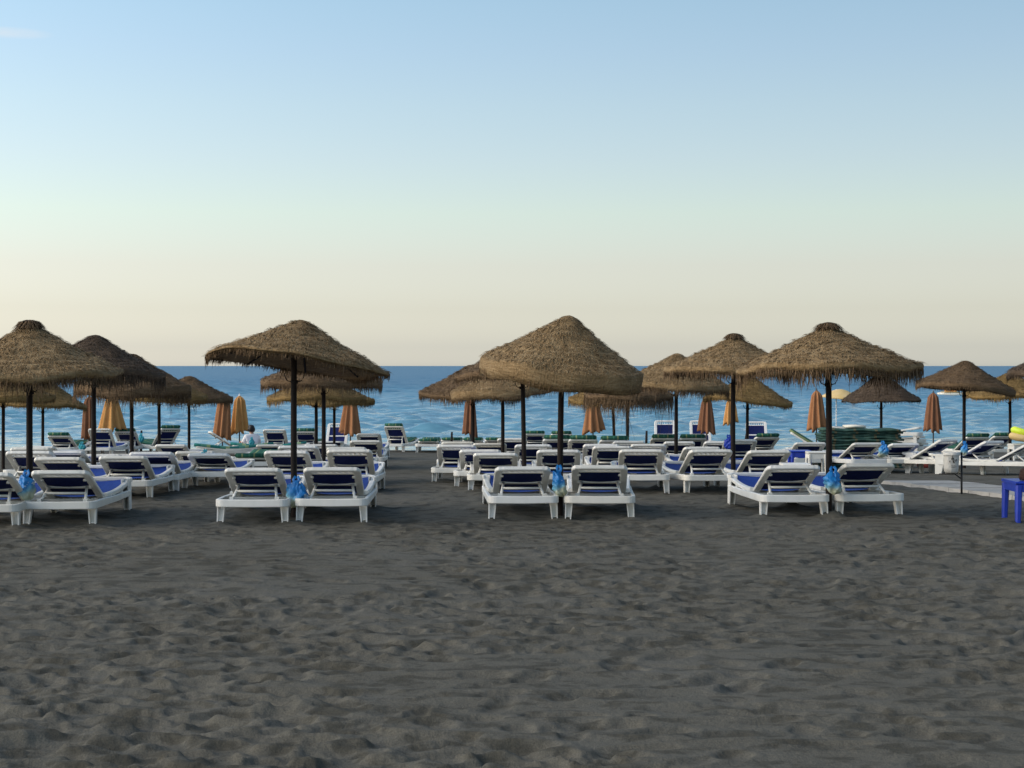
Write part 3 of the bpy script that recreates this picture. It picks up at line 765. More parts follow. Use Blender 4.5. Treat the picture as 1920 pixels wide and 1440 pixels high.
parasol(354, 36, 703, 742, 81, 'thatched parasol above the pair of closed orange umbrellas on the left', 'straw_brown', 2, 0.12, 0.15, roll=3, cap=False)
parasol(6, 31, 697, 742, 94, 'straw parasol tinted sunlit gold low at the left edge behind the front one', 'straw_sunlit', 3, 0.13, 0.10, cap=False)
parasol(80, 36, 706, 755, 80, 'straw parasol tinted sunlit gold behind the left-hand front pole', 'straw_sunlit', 4, 0.08, 0.10, roll=4, cap=False)
parasol(552, 16.8, 599, 678, 172, 'large straw parasol tilted to the right, showing its dark underside, centre left', 'straw', 5, 0.05, 0.08, roll=6.4, pitch=5.5, cap=False, dx=0.03, spin=0.6)
parasol(606, 24.5, 655, 712, 114, 'straw parasol almost hidden behind the tilted centre-left one', 'straw_brown', 1, 0.12, 0.15, cap=False)
parasol(592, 31, 705, 742, 93, 'straw parasol tinted sunlit gold low behind the tilted centre-left one', 'straw_sunlit', 2, 0.10, 0.14, cap=False)
parasol(627, 37, 712, 751, 75, 'far straw parasol tinted sunlit gold above the closed umbrella at centre left', 'straw_sunlit', 3, 0.10, 0.10, cap=False)
parasol(1056, 17.0, 588, 682, 153, 'largest centre straw parasol with a coarse woven front leaning to the right', 'straw', 6, 0.24, 0.09, roll=7.5, pitch=-5, cap=False, lean=-0.035, spin=1.0)
parasol(979, 21.9, 632, 698, 127, 'straw parasol whose left shoulder shows behind the woven centre one', 'straw_brown', 1, 0.10, 0.10, lean=0.04, cap=False)
parasol(886, 29.3, 682, 737, 96, 'straw parasol at the left end of the centre group, over the rust umbrella', 'straw_brown', 5, 0.10, 0.16, roll=1, cap=False, dx=-0.05)
parasol(942, 27.5, 684, 726, 101, 'straw parasol in front of the leftmost of the centre group, long side hem', 'straw', 3, 0.18, 0.10, roll=-5, cap=False)
parasol(1147, 34.5, 702, 748, 83, 'far straw parasol over the closed umbrella right of centre', 'straw_sunlit', 4, 0.10, 0.16, cap=False, lean=0.07)
parasol(1177, 32.5, 690, 738, 84, 'straw parasol with ragged long fringe right of the woven centre one', 'straw_brown', 2, 0.12, 0.44, roll=1, cap=False)
parasol(1267, 27.5, 662, 718, 101, 'straw parasol with a pointed top right of the woven centre one', 'straw', 4, 0.13, 0.18, roll=4, cap=False)
parasol(1376, 22.0, 621, 690, 128, 'tufted straw parasol left of the right-hand front parasol', 'straw', 1, 0.10, 0.15, roll=1)
parasol(1553, 17.0, 600, 684, 172, 'large straw parasol with tufted cap and sparse long fringe, right-hand front', 'straw', 3, 0.09, 0.19, pitch=1)
parasol(1402, 34, 700, 748, 83, 'straw parasol tinted sunlit gold below the tufted one at centre right', 'straw_sunlit', 5, 0.09, 0.10, roll=5, cap=False)
parasol(1652, 38, 699, 749, 73, 'small dark cone-shaped straw parasol over the stack of mattresses', 'straw_dark', 2, 0.03, 0.08, cap=False)
parasol(1808, 31, 677, 722, 91, 'straw parasol standing alone over the walkway on the right', 'straw_brown', 5, 0.11, 0.08, roll=5, cap=False)
parasol(1893, 36, 700, 738, 86, 'straw parasol half hidden by the one over the walkway, right edge', 'straw_sunlit', 6, 0.09, 0.10, cap=False)
parasol(2022, 22, 632, 694, 129, 'straw parasol of which only the left rim enters at the right edge', 'straw_dark', 1, 0.10, 0.06, cap=False)

# ------------------------------------------------------------------ closed orange umbrellas
def closed_umbrella(px, D, top, bot, hw_t, hw_b, label, mat, lean=0.0, skirt=0.0, group='closed orange beach umbrellas'):
    s = F / D; z0 = zgs(D); zt = PZ(top, D) - z0; zb = PZ(bot, D) - z0
    t = empty('beach_umbrella', (PX(px, D), D, z0)); tag(t, label, 'umbrella', group)
    rt, rb_ = hw_t / s, hw_b / s; n = 14; seg = 64; vs = []; fs = []
    rnd = random.Random(int(px)); ph = rnd.uniform(0, 6.28); ph2 = rnd.uniform(0, 6.28)
    for i in range(n + 1):
        t_ = i / n; z = zt + (zb - zt) * t_
        rr = rt * min(1, t_ * 7) ** 0.6 * (1 - t_) + rb_ * t_ ** (0.9 + skirt)
        for k in range(seg):
            q = 2 * PI * k / seg
            fold = 0.5 + 0.5 * math.cos(8 * q + ph + 0.7 * math.sin(t_ * 2 + ph2))
            fr = rr * (0.60 + 0.40 * fold ** 1.5 + 0.07 * math.sin(3 * q + ph2))
            zz = z + (0.09 * (1 - fold) + 0.06 * math.sin(q + ph2) + 0.03 * math.sin(3 * q + ph)) * (t_ ** 4)
            vs.append((fr * math.cos(q) + lean * (t_ - 1), fr * math.sin(q), zz))
    for i in range(n):
        for k in range(seg): fs.append((i * seg + k, (i + 1) * seg + k, (i + 1) * seg + (k + 1) % seg, i * seg + (k + 1) % seg))
    b = len(vs); vs.append((0, 0, zb + 0.10))
    for k in range(seg): fs.append((n * seg + k, b, n * seg + (k + 1) % seg))
    mb = MB(); mb.add(vs, fs, True); c = mb.obj('canopy', M[mat], t)
    mb = MB(); zm = zt - (zt - zb) * 0.42; rm = (rt * 0.58 + rb_ * 0.40)
    mb = MB(); mb.tube([(0, 0, -0.3), (0, 0, zt - 0.05)], 0.019, 8); mb.obj('pole', M['metal_pole'], t)
    mb = MB(); mb.lathe([(0.002, zt + 0.045), (0.018, zt + 0.035), (0.022, zt + 0.01), (0.03, zt - 0.02)], 10, c=(-lean, 0, 0)); mb.obj('finial', M['white_pole'] if 'pale' in mat else M['metal_pole'], t)
    return t
closed_umbrella(168, 43, 742, 826, 9, 15, 'dark rust closed umbrella half behind a dark pole on the left', 'orange_dark')
closed_umbrella(209, 42, 740, 806, 9, 27, 'bright apricot closed umbrella flaring out at the bottom on the left', 'orange_pale', skirt=0.1)
closed_umbrella(417, 43, 742, 822, 10, 18, 'rust orange closed umbrella, left one of the touching pair', 'orange', lean=-0.06)
closed_umbrella(449, 43.5, 741, 813, 9, 19, 'pale orange closed umbrella, right one of the touching pair beside the person', 'orange_pale')
closed_umbrella(657, 43, 745, 816, 10, 22, 'orange closed umbrella under sun-tinted thatch, right of the centre-left poles', 'orange')
closed_umbrella(882, 43, 745, 818, 8, 15, 'dark closed umbrella behind a pole left of centre', 'orange_dark')
closed_umbrella(1112, 43, 750, 812, 9, 23, 'rust orange closed umbrella under ragged thatch right of centre', 'orange')
closed_umbrella(1325, 43, 745, 812, 8, 18, 'larger brown orange closed umbrella left of the tall centre-right pole', 'orange_dark')
closed_umbrella(1370, 45, 748, 795, 7, 16, 'small pale closed umbrella behind the tall centre-right pole', 'orange_pale')
closed_umbrella(1531, 42, 731, 806, 8, 20, 'rust closed umbrella just left of the right-hand front pole', 'orange')
closed_umbrella(1750, 42, 735, 808, 8, 18, 'striped-looking brown closed umbrella left of the walkway parasol', 'orange_dark')

# yellow open beach umbrella
def open_umbrella():
    D = 47; px = 1568; z0 = zgs(D); s = F / D
    t = empty('beach_umbrella', (PX(px, D), D, z0)); tag(t, 'open yellow beach umbrella on a thin white pole behind the front right pole', 'umbrella')
    zt = PZ(729, D) - z0; mb = MB()
    prof = []
    for i in range(7): r = 0.01 + 0.56 * i / 6; prof.append((r, zt - 0.24 * (r / 0.57) ** 1.7))
    mb.lathe(prof + [(0.565, zt - 0.275), (0.55, zt - 0.275)] + [(r, z - 0.01) for r, z in reversed(prof[:-1])], 32, wob=lambda r, z, q: (r * (1 + 0.02 * math.cos(8 * q)), z - 0.02 * r * abs(math.cos(4 * q))))
    mb.obj('canopy', M['yellow'], t, rot=(R(3), R(4), 0))
    mb = MB(); mb.tube([(0, 0, -0.3), (0, 0, zt - 0.01)], 0.014, 8); mb.obj('pole', M['white_pole'], t)
    mb = MB()
    for k in range(8):
        q = 2 * PI * k / 8; mb.tube([(0.02 * math.cos(q), 0.02 * math.sin(q), zt - 0.22), (0.30 * math.cos(q), 0.30 * math.sin(q), zt - 0.10)], 0.005, 5)
    mb.obj('struts', M['white_pole'], t)
open_umbrella()

# ------------------------------------------------------------------ bags hanging on the poles
def bag(px, py, D, hpx, wpx, label, mat='bag', seed=0, cat='plastic bag', group='plastic bags hung on the parasol poles'):
    s = F / D; h = 0.84 * hpx / s; w = 0.86 * wpx / s
    t = empty('plastic_bag', (PX(px, D), D - 0.03, PZ(py, D))); tag(t, label, cat, group)
    rnd = random.Random(seed); ph = [rnd.uniform(0, 6.28) for _ in range(6)]
    mb = MB(); prof = []
    for i in range(19):
        a = i / 18; z = 0.5 - a
        r = (0.14 + 0.36 * min(a / 0.34, 1) ** 0.7) if a < 0.62 else 0.50 - 0.20 * (a - 0.62) / 0.38
        if a > 0.86: r *= math.sqrt(max(0.02, 1 - ((a - 0.86) / 0.14) ** 2))
        prof.append((r, z))
    def wob(r, z, q):
        k = 1 + 0.20 * math.sin(2 * q + ph[0] + 4 * z) + 0.12 * math.sin(5 * q + ph[1] - 11 * z) + 0.09 * math.sin(8 * q + ph[2] + 19 * z) + 0.05 * math.sin(13 * q + ph[4] - 27 * z)
        cx_ = 0.10 * math.sin(4.5 * z + ph[5]); fl = 0.72 + 0.28 * abs(math.cos(q))
        return (r * k * fl + cx_ * math.cos(q)) * w, (z + 0.05 * math.sin(2 * q + ph[3]) + 0.02 * math.sin(7 * q + ph[2])) * h
    mb.lathe(prof, 40, wob=wob)
    mb.obj('bag_body', M[mat], t, rot=(0, R(rnd.uniform(-22, 22)), 0))
    hb = MB()
    for sx in (-1, 1):
        hb.sweep([(sx * 0.08 * w, 0, 0.46 * h), (sx * 0.16 * w, 0.02, 0.60 * h), (sx * 0.05 * w, 0.035, 0.72 * h)], 0.03, 0.006, up=(0, 1, 0))
    hb.obj('handle', M[mat], t)
    return t
bag(50, 914, 16.2, 54, 32, 'blue bag with yellow lower half beside the leftmost pair of front loungers', seed=3)
bag(556, 927, 16.5, 56, 40, 'blue and pale yellow bag slumped between the centre-left front loungers', seed=4)
bag(1048, 906, 16.75, 56, 28, 'blue bag with yellow bottom hanging on the woven parasol pole', seed=5)
bag(1562, 905, 16.8, 50, 38, 'blue bag hanging between the two right-hand front loungers', seed=6)
bag(385, 857, 23, 24, 15, 'small cyan bag beside the white lounger left of centre', 'cyan', seed=7)
bag(1655, 845, 27.8, 30, 18, 'blue and cream bag hanging in front of the stack of mattresses', seed=8)
bag(1366, 831, 27, 26, 18, 'bright blue bag hanging left of the tall centre-right pole', 'blue_plastic', seed=9)
bag(1808, 843, 27.4, 26, 14, 'pale blue bag on the pole right of the waste sack', 'bag', seed=10)
bag(154, 838, 38, 16, 14, 'cyan bag near the water under the dark rust umbrella', 'cyan', seed=12)
bag(265, 822, 41, 16, 10, 'cyan bag on the sand under the bright apricot umbrella, further right', 'cyan', seed=13)
bag(472, 830, 38.0, 17, 10, 'blue bag standing in front of the seated person', 'cyan', seed=14)

# ------------------------------------------------------------------ plastic table, chair, small tables
def table(x, y, zt, w, d, mat, label, cat, name='plastic_table', legw=0.06, yaw=0.0):
    z0 = zgs(y); t = empty(name, (x, y, z0), (0, 0, yaw)); tag(t, label, cat)
    mb = MB(); mb.sweep([(-w / 2, 0, zt - 0.015), (w / 2, 0, zt - 0.015)], d, 0.03, bev=0.35, smooth=False); mb.obj('table_top', M[mat], t)
    mb = MB(); hw, hd = w / 2 - 0.02, d / 2 - 0.02
    mb.sweep([(-hw, -hd, zt - 0.072), (hw, -hd, zt - 0.072), (hw, hd, zt - 0.072), (-hw, hd, zt - 0.072)], 0.018, 0.082, bev=0.2, closed=True, smooth=False)
    mb.obj('apron', M[mat], t)
    for sx in (-1, 1):
        for sy in (-1, 1):
            mb = MB(); mb.sweep([(sx * (w / 2 - legw / 2), sy * (d / 2 - legw / 2), zt - 0.04), (sx * (w / 2 - legw / 2 + 0.012), sy * (d / 2 - legw / 2 + 0.01), -0.03)], [legw, legw * 0.72], [legw, legw * 0.72], up=(0, 1, 0), bev=0.25, smooth=False)
            mb.obj('leg', M[mat], t)
    return t
table(PX(1885, 16.4) + 0.37, 16.6, 0.43, 0.54, 0.50, 'blue_plastic', 'blue plastic low table at the right edge of the sand', 'table', legw=0.075)
# brown bag on it
t = empty('bag', (PX(1885, 16.4) + 0.34, 16.5, 0.432)); tag(t, 'dark brown bag standing on the blue table at the right edge', 'bag')
mb = MB(); mb.lathe([(0.002, 0.0), (0.13, 0.0), (0.14, 0.03), (0.125, 0.11), (0.07, 0.15), (0.002, 0.155)], 20, wob=lambda r, z, q: (r * (1 + 0.12 * math.cos(2 * q) + 0.05 * math.sin(5 * q)), z)); mb.obj('bag_body', M['brown'], t)
mb = MB(); mb.tube([(-0.05, 0, 0.14), (-0.04, 0, 0.21), (0.04, 0, 0.21), (0.05, 0, 0.14)], 0.008, 6); mb.obj('handle', M['brown'], t)

table(PX(1488, 20.6), 20.5, 0.42, 0.36, 0.34, 'plastic', 'white plastic side table in front of the blue stool', 'table', name='side_table', legw=0.05)
table(PX(1530, 25.5), 25.5, 0.46, 0.30, 0.30, 'plastic', 'white side table right of the blue stool, behind the front pole', 'table', name='side_table', legw=0.045)
table(PX(1499, 26.0), 26.0, 0.47, 0.34, 0.34, 'blue_plastic', 'blue plastic stool behind the second row, left of the right-hand front pole', 'stool', name='plastic_stool', legw=0.055)

# ------------------------------------------------------------------ waste sack on a post
def waste():
    D = 20.6; z0 = zgs(D); s = F / D
    t = empty('waste_bag_holder', (PX(1803, D), D, z0)); tag(t, 'white waste sack with dark scribbled print hung from a black post by the walkway', 'waste bag holder')
    zt = PZ(848, D) - z0
    mb = MB(); mb.sweep([(0, 0, -0.2), (0, 0, zt)], 0.024, 0.024, up=(0, 1, 0), bev=0.2); mb.obj('post', M['black'], t)
    cxr = -0.137; rr = 0.106
    mb = MB(); mb.tube([(cxr + rr * math.cos(a), rr * 0.9 * math.sin(a), zt - 0.012) for a in [2 * PI * i / 20 for i in range(21)]], 0.008, 6)
    mb.tube([(0, 0, zt - 0.012), (cxr + rr, 0, zt - 0.012)], 0.009, 6); mb.obj('ring', M['black'], t)
    mb = MB(); zb = PZ(887, D) - z0
    mb.tube([(0, 0, zb - 0.08), (-0.09, 0, zb - 0.012), (-0.30, 0, zb - 0.012)], 0.009, 6); mb.obj('brace', M['black'], t)
    m, nt, b = nodes_of('printed_white_sack'); tc = N(nt, 'ShaderNodeTexCoord').outputs['Object']
    b.inputs['Base Color'].default_value = (0.50, 0.50, 0.48, 1); b.inputs['Roughness'].default_value = 0.5
    bump(nt, b, noise(nt, 18, 4, tc), 0.6, 0.02)
    mb = MB(); h = zt - zb
    mb.lathe([(0.116, zt - 0.035), (0.116, zt + 0.002), (0.106, zt + 0.006), (0.100, zt - 0.02), (0.099, zt - h * 0.35), (0.096, zt - h * 0.75), (0.088, zb + 0.02), (0.06, zb), (0.002, zb)], 32, c=(cxr, 0, 0),
             wob=lambda r, z, q: (r * (1 + 0.045 * math.sin(5 * q + 16 * z) + 0.03 * math.sin(11 * q - 9 * z)), z))
    sack = mb.obj('sack', m, t)
    # scribbled dark print on the front of the sack
    mb = MB(); rnd = random.Random(4)
    for k in range(7):
        a = -1.95 + 0.10 * k; zz = zt - h * 0.36 + rnd.uniform(-0.02, 0.02); pts = []
        for j in range(6):
            a += rnd.uniform(-0.06, 0.09); zz += rnd.uniform(-0.028, 0.028)
            rr_ = 0.108; pts.append((cxr + rr_ * math.cos(a), rr_ * math.sin(a), zz))
        mb.tube(pts, 0.004, 5)
    for k in range(2):
        zz = zt - h * (0.62 + 0.07 * k); mb.tube([(cxr + 0.105 * math.cos(a), 0.105 * math.sin(a), zz + 0.003 * math.sin(9 * a)) for a in [-1.85 + 0.10 * i for i in range(6 + 2 * k)]], 0.0025, 5)
    mb.obj('print', M['black'], sack)
waste()

# ------------------------------------------------------------------ stack of green mattresses
def mattress_stack():
    D = 31.5; x0 = PX(1533, D); x1 = PX(1688, D); L = x1 - x0; cx = (x0 + x1) / 2; z0 = zgs(D)
    n = 16; hh = 0.80 / n; rnd = random.Random(8)
    words = ['bottom', 'second', 'third', 'fourth', 'fifth', 'sixth', 'seventh', 'eighth', 'ninth', 'tenth', 'eleventh', 'twelfth', 'thirteenth', 'fourteenth', 'fifteenth', 'top']
    for k in range(n):
        z = z0 + hh * (k + 0.5); mb = MB(); m = 18
        sh = rnd.uniform(-0.05, 0.05); dp = 0.60 + rnd.uniform(-0.03, 0.03); ph = rnd.uniform(0, 6)
        l2 = L * (0.5 if k < n - 1 else 0.47) * rnd.uniform(0.94, 1.0)
        pts = [(-l2 + 2 * l2 * i / m, 0, 0.010 * math.sin(5 * i / m * PI + ph)) for i in range(m + 1)]
        hs = [hh * (1.05 - (0.25 if i % 6 == 0 else 0)) for i in range(m + 1)]
        mb.sweep(pts, dp, hs, bev=0.42)
        o = mb.obj('mattress', M['pad_stack'], None, (cx + sh * 0.6, D + rnd.uniform(-0.04, 0.04), z), (0, R(rnd.uniform(-0.6, 0.6)), R(rnd.uniform(-2, 2))))
        lab = ('%s mattress in the tall stack of green mattresses behind the right-hand front pole' % words[k]) if k in (0, n - 1) else ('%s from the bottom in the tall stack of green mattresses' % (words[k] + ' mattress'))
        tag(o, lab, 'mattress', 'green mattresses piled in one stack')
    # pale folded towel on top
    mb = MB(); mb.sweep([(-0.20, 0, 0.03), (0, 0, 0.04), (0.20, 0, 0.03)], 0.34, 0.05, bev=0.4)
    tag(mb.obj('towel', M['boat_white'], None, (PX(1600, D), D - 0.08, z0 + 0.815)), 'pale folded towel on top of the stack of green mattresses', 'towel')
mattress_stack()

# ------------------------------------------------------------------ stack of folded loungers left of the brown umbrella
for k, nm in enumerate(('bottom', 'second', 'third', 'top')):
    o = lounger(1735 - 4 * k, 34.0 - 0.06 * k, '%s lounger of the white stacked pile below the brown closed umbrella' % nm, 55 + 5 * k, 4 if k < 3 else 11, 'white loungers stacked in one pile')
    o.location.z += 0.15 * k
t = empty('bag', (PX(1738, 31.5), 31.5, zgs(31.5))); tag(t, 'red beach bag on the sand by the pile of stacked loungers', 'bag')
mb = MB(); mb.lathe([(0.002, 0), (0.16, 0.0), (0.18, 0.05), (0.16, 0.22), (0.11, 0.29), (0.10, 0.285), (0.002, 0.24)], 20, wob=lambda r, z, q: (r * (1 + 0.15 * math.cos(2 * q)), z)); mb.obj('bag_body', M['red'], t)
mb = MB(); mb.tube([(-0.07, 0, 0.28), (-0.05, 0, 0.40), (0.05, 0, 0.40), (0.07, 0, 0.28)], 0.01, 6); mb.obj('handle', M['red'], t)

# lime inflatable float at the right edge
D = 33; t = empty('swim_float', (PX(1926, D), D, zgs(D) + 0.53)); tag(t, 'lime and yellow inflatable float at the right edge of the beach', 'swim float')
def ringtube(a, b, z, r): 
    mb = MB(); mb.tube([(a * math.cos(q), b * math.sin(q), z + 0.03 * math.cos(2 * q)) for q in [2 * PI * i / 28 for i in range(29)]], r, 12); return mb
ringtube(0.27, 0.20, 0.20, 0.075).obj('ring', M['lime'], t)
ringtube(0.31, 0.24, 0.075, 0.075).obj('ring', M['yellow'], t)
mb = MB(); mb.lathe([(0.002, 0.02), (0.24, 0.02), (0.25, 0.05), (0.002, 0.06)], 24); mb.obj('floor', M['lime'], t)
table(PX(1918, 33), 33.05, 0.46, 0.5, 0.4, 'plastic', 'white side table carrying the lime float at the right edge', 'table', name='side_table', legw=0.05)

# ------------------------------------------------------------------ pedal boat far out
def boat():
    D = 136; t = empty('pedal_boat', (PX(1782, D), D, SEAZ)); tag(t, 'small yellow and white pedal boat on the sea below the walkway parasol', 'boat')
    for sy in (-0.45, 0.45):
        mb = MB(); mb.sweep([(-1.05, sy, 0.22), (-0.75, sy, 0.14), (0.6, sy, 0.14), (0.95, sy, 0.24)], [0.12, 0.34, 0.34, 0.12], [0.10, 0.34, 0.34, 0.12], bev=0.35); mb.obj('hull', M['boat_white'], t)
    mb = MB(); mb.sweep([(-0.7, 0, 0.34), (0.7, 0, 0.34)], 1.2, 0.06, bev=0.3); mb.obj('deck', M['yellow'], t)
    for sx in (-0.35, 0.15):
        mb = MB(); mb.sweep([(sx, 0.0, 0.42), (sx + 0.32, 0, 0.42)], 0.9, 0.10, bev=0.4); mb.sweep([(sx - 0.02, 0, 0.40), (sx - 0.12, 0, 0.78)], 0.9, 0.08, up=(1, 0, 0), bev=0.4); mb.obj('seat', M['boat_orange'], t)
boat()

# ------------------------------------------------------------------ seated person
def person():
    D = 42; x = PX(472, D); z0 = zgs(D)
    t = empty('person', (x, D, z0), (0, 0, R(28))); tag(t, 'person with black hair and white top sitting on the sand, facing the sea', 'person')
    # local +y is the way the person faces (towards the water)
    J = {}
    V = []; E = []; RD = []
    def j(name, p, r, par=None):
        J[name] = len(V); V.append(p); RD.append(r)
        if par is not None: E.append((J[par], J[name]))
    j('pelvis', (0, 0, 0.12), (0.155, 0.12)); j('waist', (0, -0.02, 0.26), (0.135, 0.10), 'pelvis'); j('chest', (0, -0.01, 0.43), (0.155, 0.11), 'waist')
    j('neck0', (0, 0.0, 0.565), (0.06, 0.055), 'chest'); j('neck', (0, 0.015, 0.625), (0.05, 0.05), 'neck0')
    j('skull0', (0, 0.03, 0.69), (0.070, 0.082), 'neck'); j('skull', (0, 0.035, 0.76), (0.075, 0.09), 'skull0'); j('crown', (0, 0.025, 0.815), (0.055, 0.065), 'skull')
    j('nose', (0, 0.135, 0.715), (0.012, 0.014), 'skull0')
    for s, n in ((-1, 'l'), (1, 'r')):
        j(n + 'ear', (s * 0.085, 0.02, 0.725), (0.012, 0.02), 'skull0')
        j(n + 'sh', (s * 0.165, -0.01, 0.515), (0.062, 0.06), 'chest'); j(n + 'el', (s * 0.25, 0.06, 0.27), (0.042, 0.042), n + 'sh')
        j(n + 'wr', (s * 0.20, 0.29, 0.30), (0.028, 0.024), n + 'el'); j(n + 'palm', (s * 0.17, 0.36, 0.315), (0.036, 0.018), n + 'wr')
        for q, (dx, L) in enumerate(((-0.026, 0.062), (-0.009, 0.072), (0.009, 0.068), (0.025, 0.052))):
            j(n + 'f%d' % q, (s * 0.17 + dx, 0.40 + L * 0.3, 0.310), (0.009, 0.009), n + 'palm'); j(n + 'g%d' % q, (s * 0.17 + dx, 0.40 + L, 0.292), (0.008, 0.008), n + 'f%d' % q)
        j(n + 'th', (s * 0.17 - s * 0.045, 0.375, 0.310), (0.010, 0.010), n + 'palm'); j(n + 'th2', (s * 0.17 - s * 0.058, 0.405, 0.300), (0.008, 0.008), n + 'th')
        j(n + 'hip', (s * 0.10, 0.05, 0.11), (0.095, 0.09), 'pelvis'); j(n + 'knee', (s * 0.16, 0.40, 0.36), (0.062, 0.062), n + 'hip')
        j(n + 'calf', (s * 0.16, 0.50, 0.20), (0.055, 0.058), n + 'knee'); j(n + 'ank', (s * 0.15, 0.60, 0.06), (0.036, 0.038), n + 'calf'); j(n + 'toe', (s * 0.16, 0.76, 0.03), (0.042, 0.026), n + 'ank')
    me = bpy.data.meshes.new('body'); me.from_pydata(V, E, []); o = bpy.data.objects.new('body', me); COL.objects.link(o)
    m = o.modifiers.new('skin', 'SKIN'); m.use_smooth_shade = True
    for i, r in enumerate(RD): me.skin_vertices[0].data[i].radius = r
    me.skin_vertices[0].data[0].use_root = True
    sb = o.modifiers.new('sub', 'SUBSURF'); sb.levels = 2; sb.render_levels = 2
    dg = bpy.context.evaluated_depsgraph_get(); me2 = bpy.data.meshes.new_from_object(o.evaluated_get(dg)); me2.name = 'body'
    bpy.data.objects.remove(o); bpy.data.meshes.remove(me)
    me2.materials.clear(); me2.materials.append(M['skin'])
    link('body', me2, t)
    # clothing: shells grown from the body surface
    def shell(name, test, off, mat):
        bm = bmesh.new(); bm.from_mesh(me2); bm.normal_update()
        kill = [f for f in bm.faces if not test(f.calc_center_median())]
        bmesh.ops.delete(bm, geom=kill, context='FACES')
        if not bm.verts: bm.free(); return
        bm.normal_update()
        for v in bm.verts: v.co += v.normal * off
        mm = bpy.data.meshes.new(name); bm.to_mesh(mm); bm.free(); mm.materials.append(M[mat])
        mm.polygons.foreach_set('use_smooth', [True] * len(mm.polygons)); link(name, mm, t)
    shell('shirt', lambda c: 0.15 < c.z < 0.585 and c.y < 0.14 and (abs(c.x) < 0.235 or c.z > 0.36), 0.014, 'shirt')
    shell('shorts', lambda c: c.z < 0.34 and c.y < 0.33 and abs(c.x) < 0.24 and not (c.z > 0.17 and c.y < 0.06), 0.010, 'shorts')
    shell('hair', lambda c: c.z > 0.655 and abs(c.x) < 0.10 and (c.y < 0.055 or c.z > 0.775) and c.y < 0.13, 0.020, 'hair')
    for s in (-1, 1):
        mb = MB(); mb.lathe([(0.001, 0.009), (0.008, 0.004), (0.010, 0.0), (0.008, -0.004), (0.001, -0.009)], 10, c=(s * 0.032, 0.108, 0.745)); mb.obj('eye', M['hair'], t)
    mb = MB(); mb.tube([(-0.022, 0.108, 0.678), (0, 0.114, 0.675), (0.022, 0.108, 0.678)], 0.005, 6); mb.obj('mouth', M['red'], t)
person()

# short dark stakes left standing in the sand near the water
for k, (px, D, hp, lab) in enumerate(((1211, 40, 17, 'short dark stake in the sand left of the centre-right pole'), (1575 - 178, 44, 22, 'dark stake leaning right of the tall centre-right pole'), (846, 43, 12, 'short dark stake near the water left of centre'), (264, 44, 14, 'short dark stake near the water above the cyan bag'))):
    z0 = zgs(D); mb = MB(); mb.tube([(0, 0, -0.2), (0.01, 0, 0.35), (0.02 if k != 1 else 0.08, 0, hp / (F / D) + 0.45)], [0.04, 0.036, 0.026], 8)
    tag(mb.obj('stake', M['pole'], None, (PX(px, D), D, z0)), lab, 'stake', 'short stakes in the sand near the water')

build_sand()

# ------------------------------------------------------------------ camera, light, sky
cam = bpy.data.cameras.new('camera'); co = bpy.data.objects.new('camera', cam); COL.objects.link(co)
cam.sensor_width = 36; cam.lens = 36 * F / 1920; cam.shift_y = -34 / 1920
cam.clip_start = 0.1; cam.clip_end = 60000
co.location = (0, 0, CAMH); co.rotation_euler = (PI / 2, 0, 0)
SC.camera = co

SUN_EL, SUN_AZ = R(33), R(-104)
sdir = Vector((math.sin(SUN_AZ) * math.cos(SUN_EL), math.cos(SUN_AZ) * math.cos(SUN_EL), math.sin(SUN_EL)))
sl = bpy.data.lights.new('sun', 'SUN'); so = bpy.data.objects.new('sun', sl); COL.objects.link(so)
sl.energy = 1.6; sl.angle = R(50); sl.color = (1.0, 0.86, 0.70)
so.rotation_euler = sdir.to_track_quat('Z', 'Y').to_euler()

w = bpy.data.worlds.new('World'); SC.world = w; w.use_nodes = True
nt = w.node_tree; bg = nt.nodes['Background']
sky = N(nt, 'ShaderNodeTexSky'); sky.sky_type = 'NISHITA'; sky.sun_disc = False
sky.sun_elevation = SUN_EL; sky.sun_rotation = SUN_AZ; sky.altitude = 0; sky.air_density = 1.0; sky.dust_density = 1.0; sky.ozone_density = 1.0
SKYS = 0.15
gen = N(nt, 'ShaderNodeTexCoord').outputs['Generated']
sep = N(nt, 'ShaderNodeSeparateXYZ'); nt.links.new(gen, sep.inputs[0])
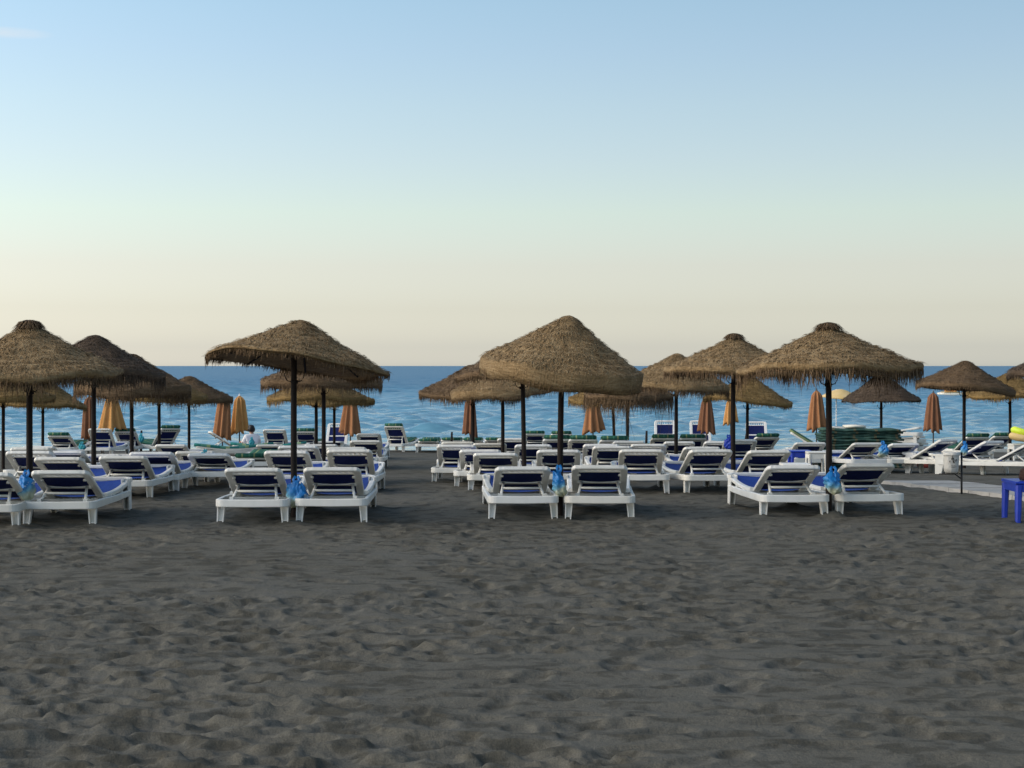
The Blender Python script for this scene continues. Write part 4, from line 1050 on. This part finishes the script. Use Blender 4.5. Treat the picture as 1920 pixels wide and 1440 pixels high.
# colour balance of the evening sky by height above the horizon, and its slow fall-off away from the bright side
# colour balance of the evening sky by height above the horizon
TINT = [(0.0056, (0.976, 0.988, 1.126)), (0.0248, (0.793, 0.810, 0.950)), (0.0730, (0.718, 0.675, 0.724)), (0.1280, (0.769, 0.672, 0.649)), (0.1962, (0.834, 0.759, 0.655)), (0.2638, (0.851, 0.775, 0.695)), (0.3306, (0.860, 0.804, 0.721)), (0.3962, (0.852, 0.821, 0.754)), (0.4604, (0.840, 0.848, 0.771))]
tint = ramp(nt, mth(nt, 'MULTIPLY', sep.outputs[2], 2.0), TINT)
col = mixc(nt, 1.0, sky.outputs[0], tint, 'MULTIPLY')
side = N(nt, 'ShaderNodeMapRange'); side.inputs[1].default_value = -0.45; side.inputs[2].default_value = 0.45
side.inputs[3].default_value = 1.60; side.inputs[4].default_value = 0.98
nt.links.new(sep.outputs[0], side.inputs[0])
vm = N(nt, 'ShaderNodeVectorMath', operation='SCALE'); nt.links.new(col, vm.inputs[0]); nt.links.new(side.outputs[0], vm.inputs['Scale']); col = vm.outputs[0]
# one faint wisp of cloud high on the left
az = mth(nt, 'DIVIDE', sep.outputs[0], mth(nt, 'MAXIMUM', sep.outputs[1], 0.05)); el = mth(nt, 'DIVIDE', sep.outputs[2], mth(nt, 'MAXIMUM', sep.outputs[1], 0.05))
cv = N(nt, 'ShaderNodeCombineXYZ'); nt.links.new(mth(nt, 'MULTIPLY', az, 40.0), cv.inputs[0]); nt.links.new(mth(nt, 'MULTIPLY', el, 160.0), cv.inputs[1])
wn = noise(nt, 1.0, 5, cv.outputs[0], 0.6)
dx = mth(nt, 'DIVIDE', mth(nt, 'ADD', az, 0.325), 0.030)
dz = mth(nt, 'DIVIDE', mth(nt, 'SUBTRACT', mth(nt, 'SUBTRACT', el, 0.2155), mth(nt, 'MULTIPLY', mth(nt, 'ADD', az, 0.325), -0.06)), 0.0042)
rr = mth(nt, 'ADD', mth(nt, 'MULTIPLY', dx, dx), mth(nt, 'MULTIPLY', dz, dz))
wisp = mth(nt, 'MULTIPLY', mth(nt, 'MAXIMUM', mth(nt, 'SUBTRACT', 1.0, rr), 0.0), mth(nt, 'MULTIPLY', wn, 0.55))
wisp = mth(nt, 'MULTIPLY', wisp, mth(nt, 'GREATER_THAN', sep.outputs[1], 0.1))
col = mixc(nt, wisp, col, (4.9, 4.75, 4.6))
nt.links.new(col, bg.inputs[0]); bg.inputs[1].default_value = SKYS

vs = SC.view_settings
SC.display_settings.display_device = 'sRGB'
vs.view_transform = 'Standard'; vs.look = 'None'; vs.exposure = 0.25; vs.gamma = 1; vs.use_curve_mapping = False
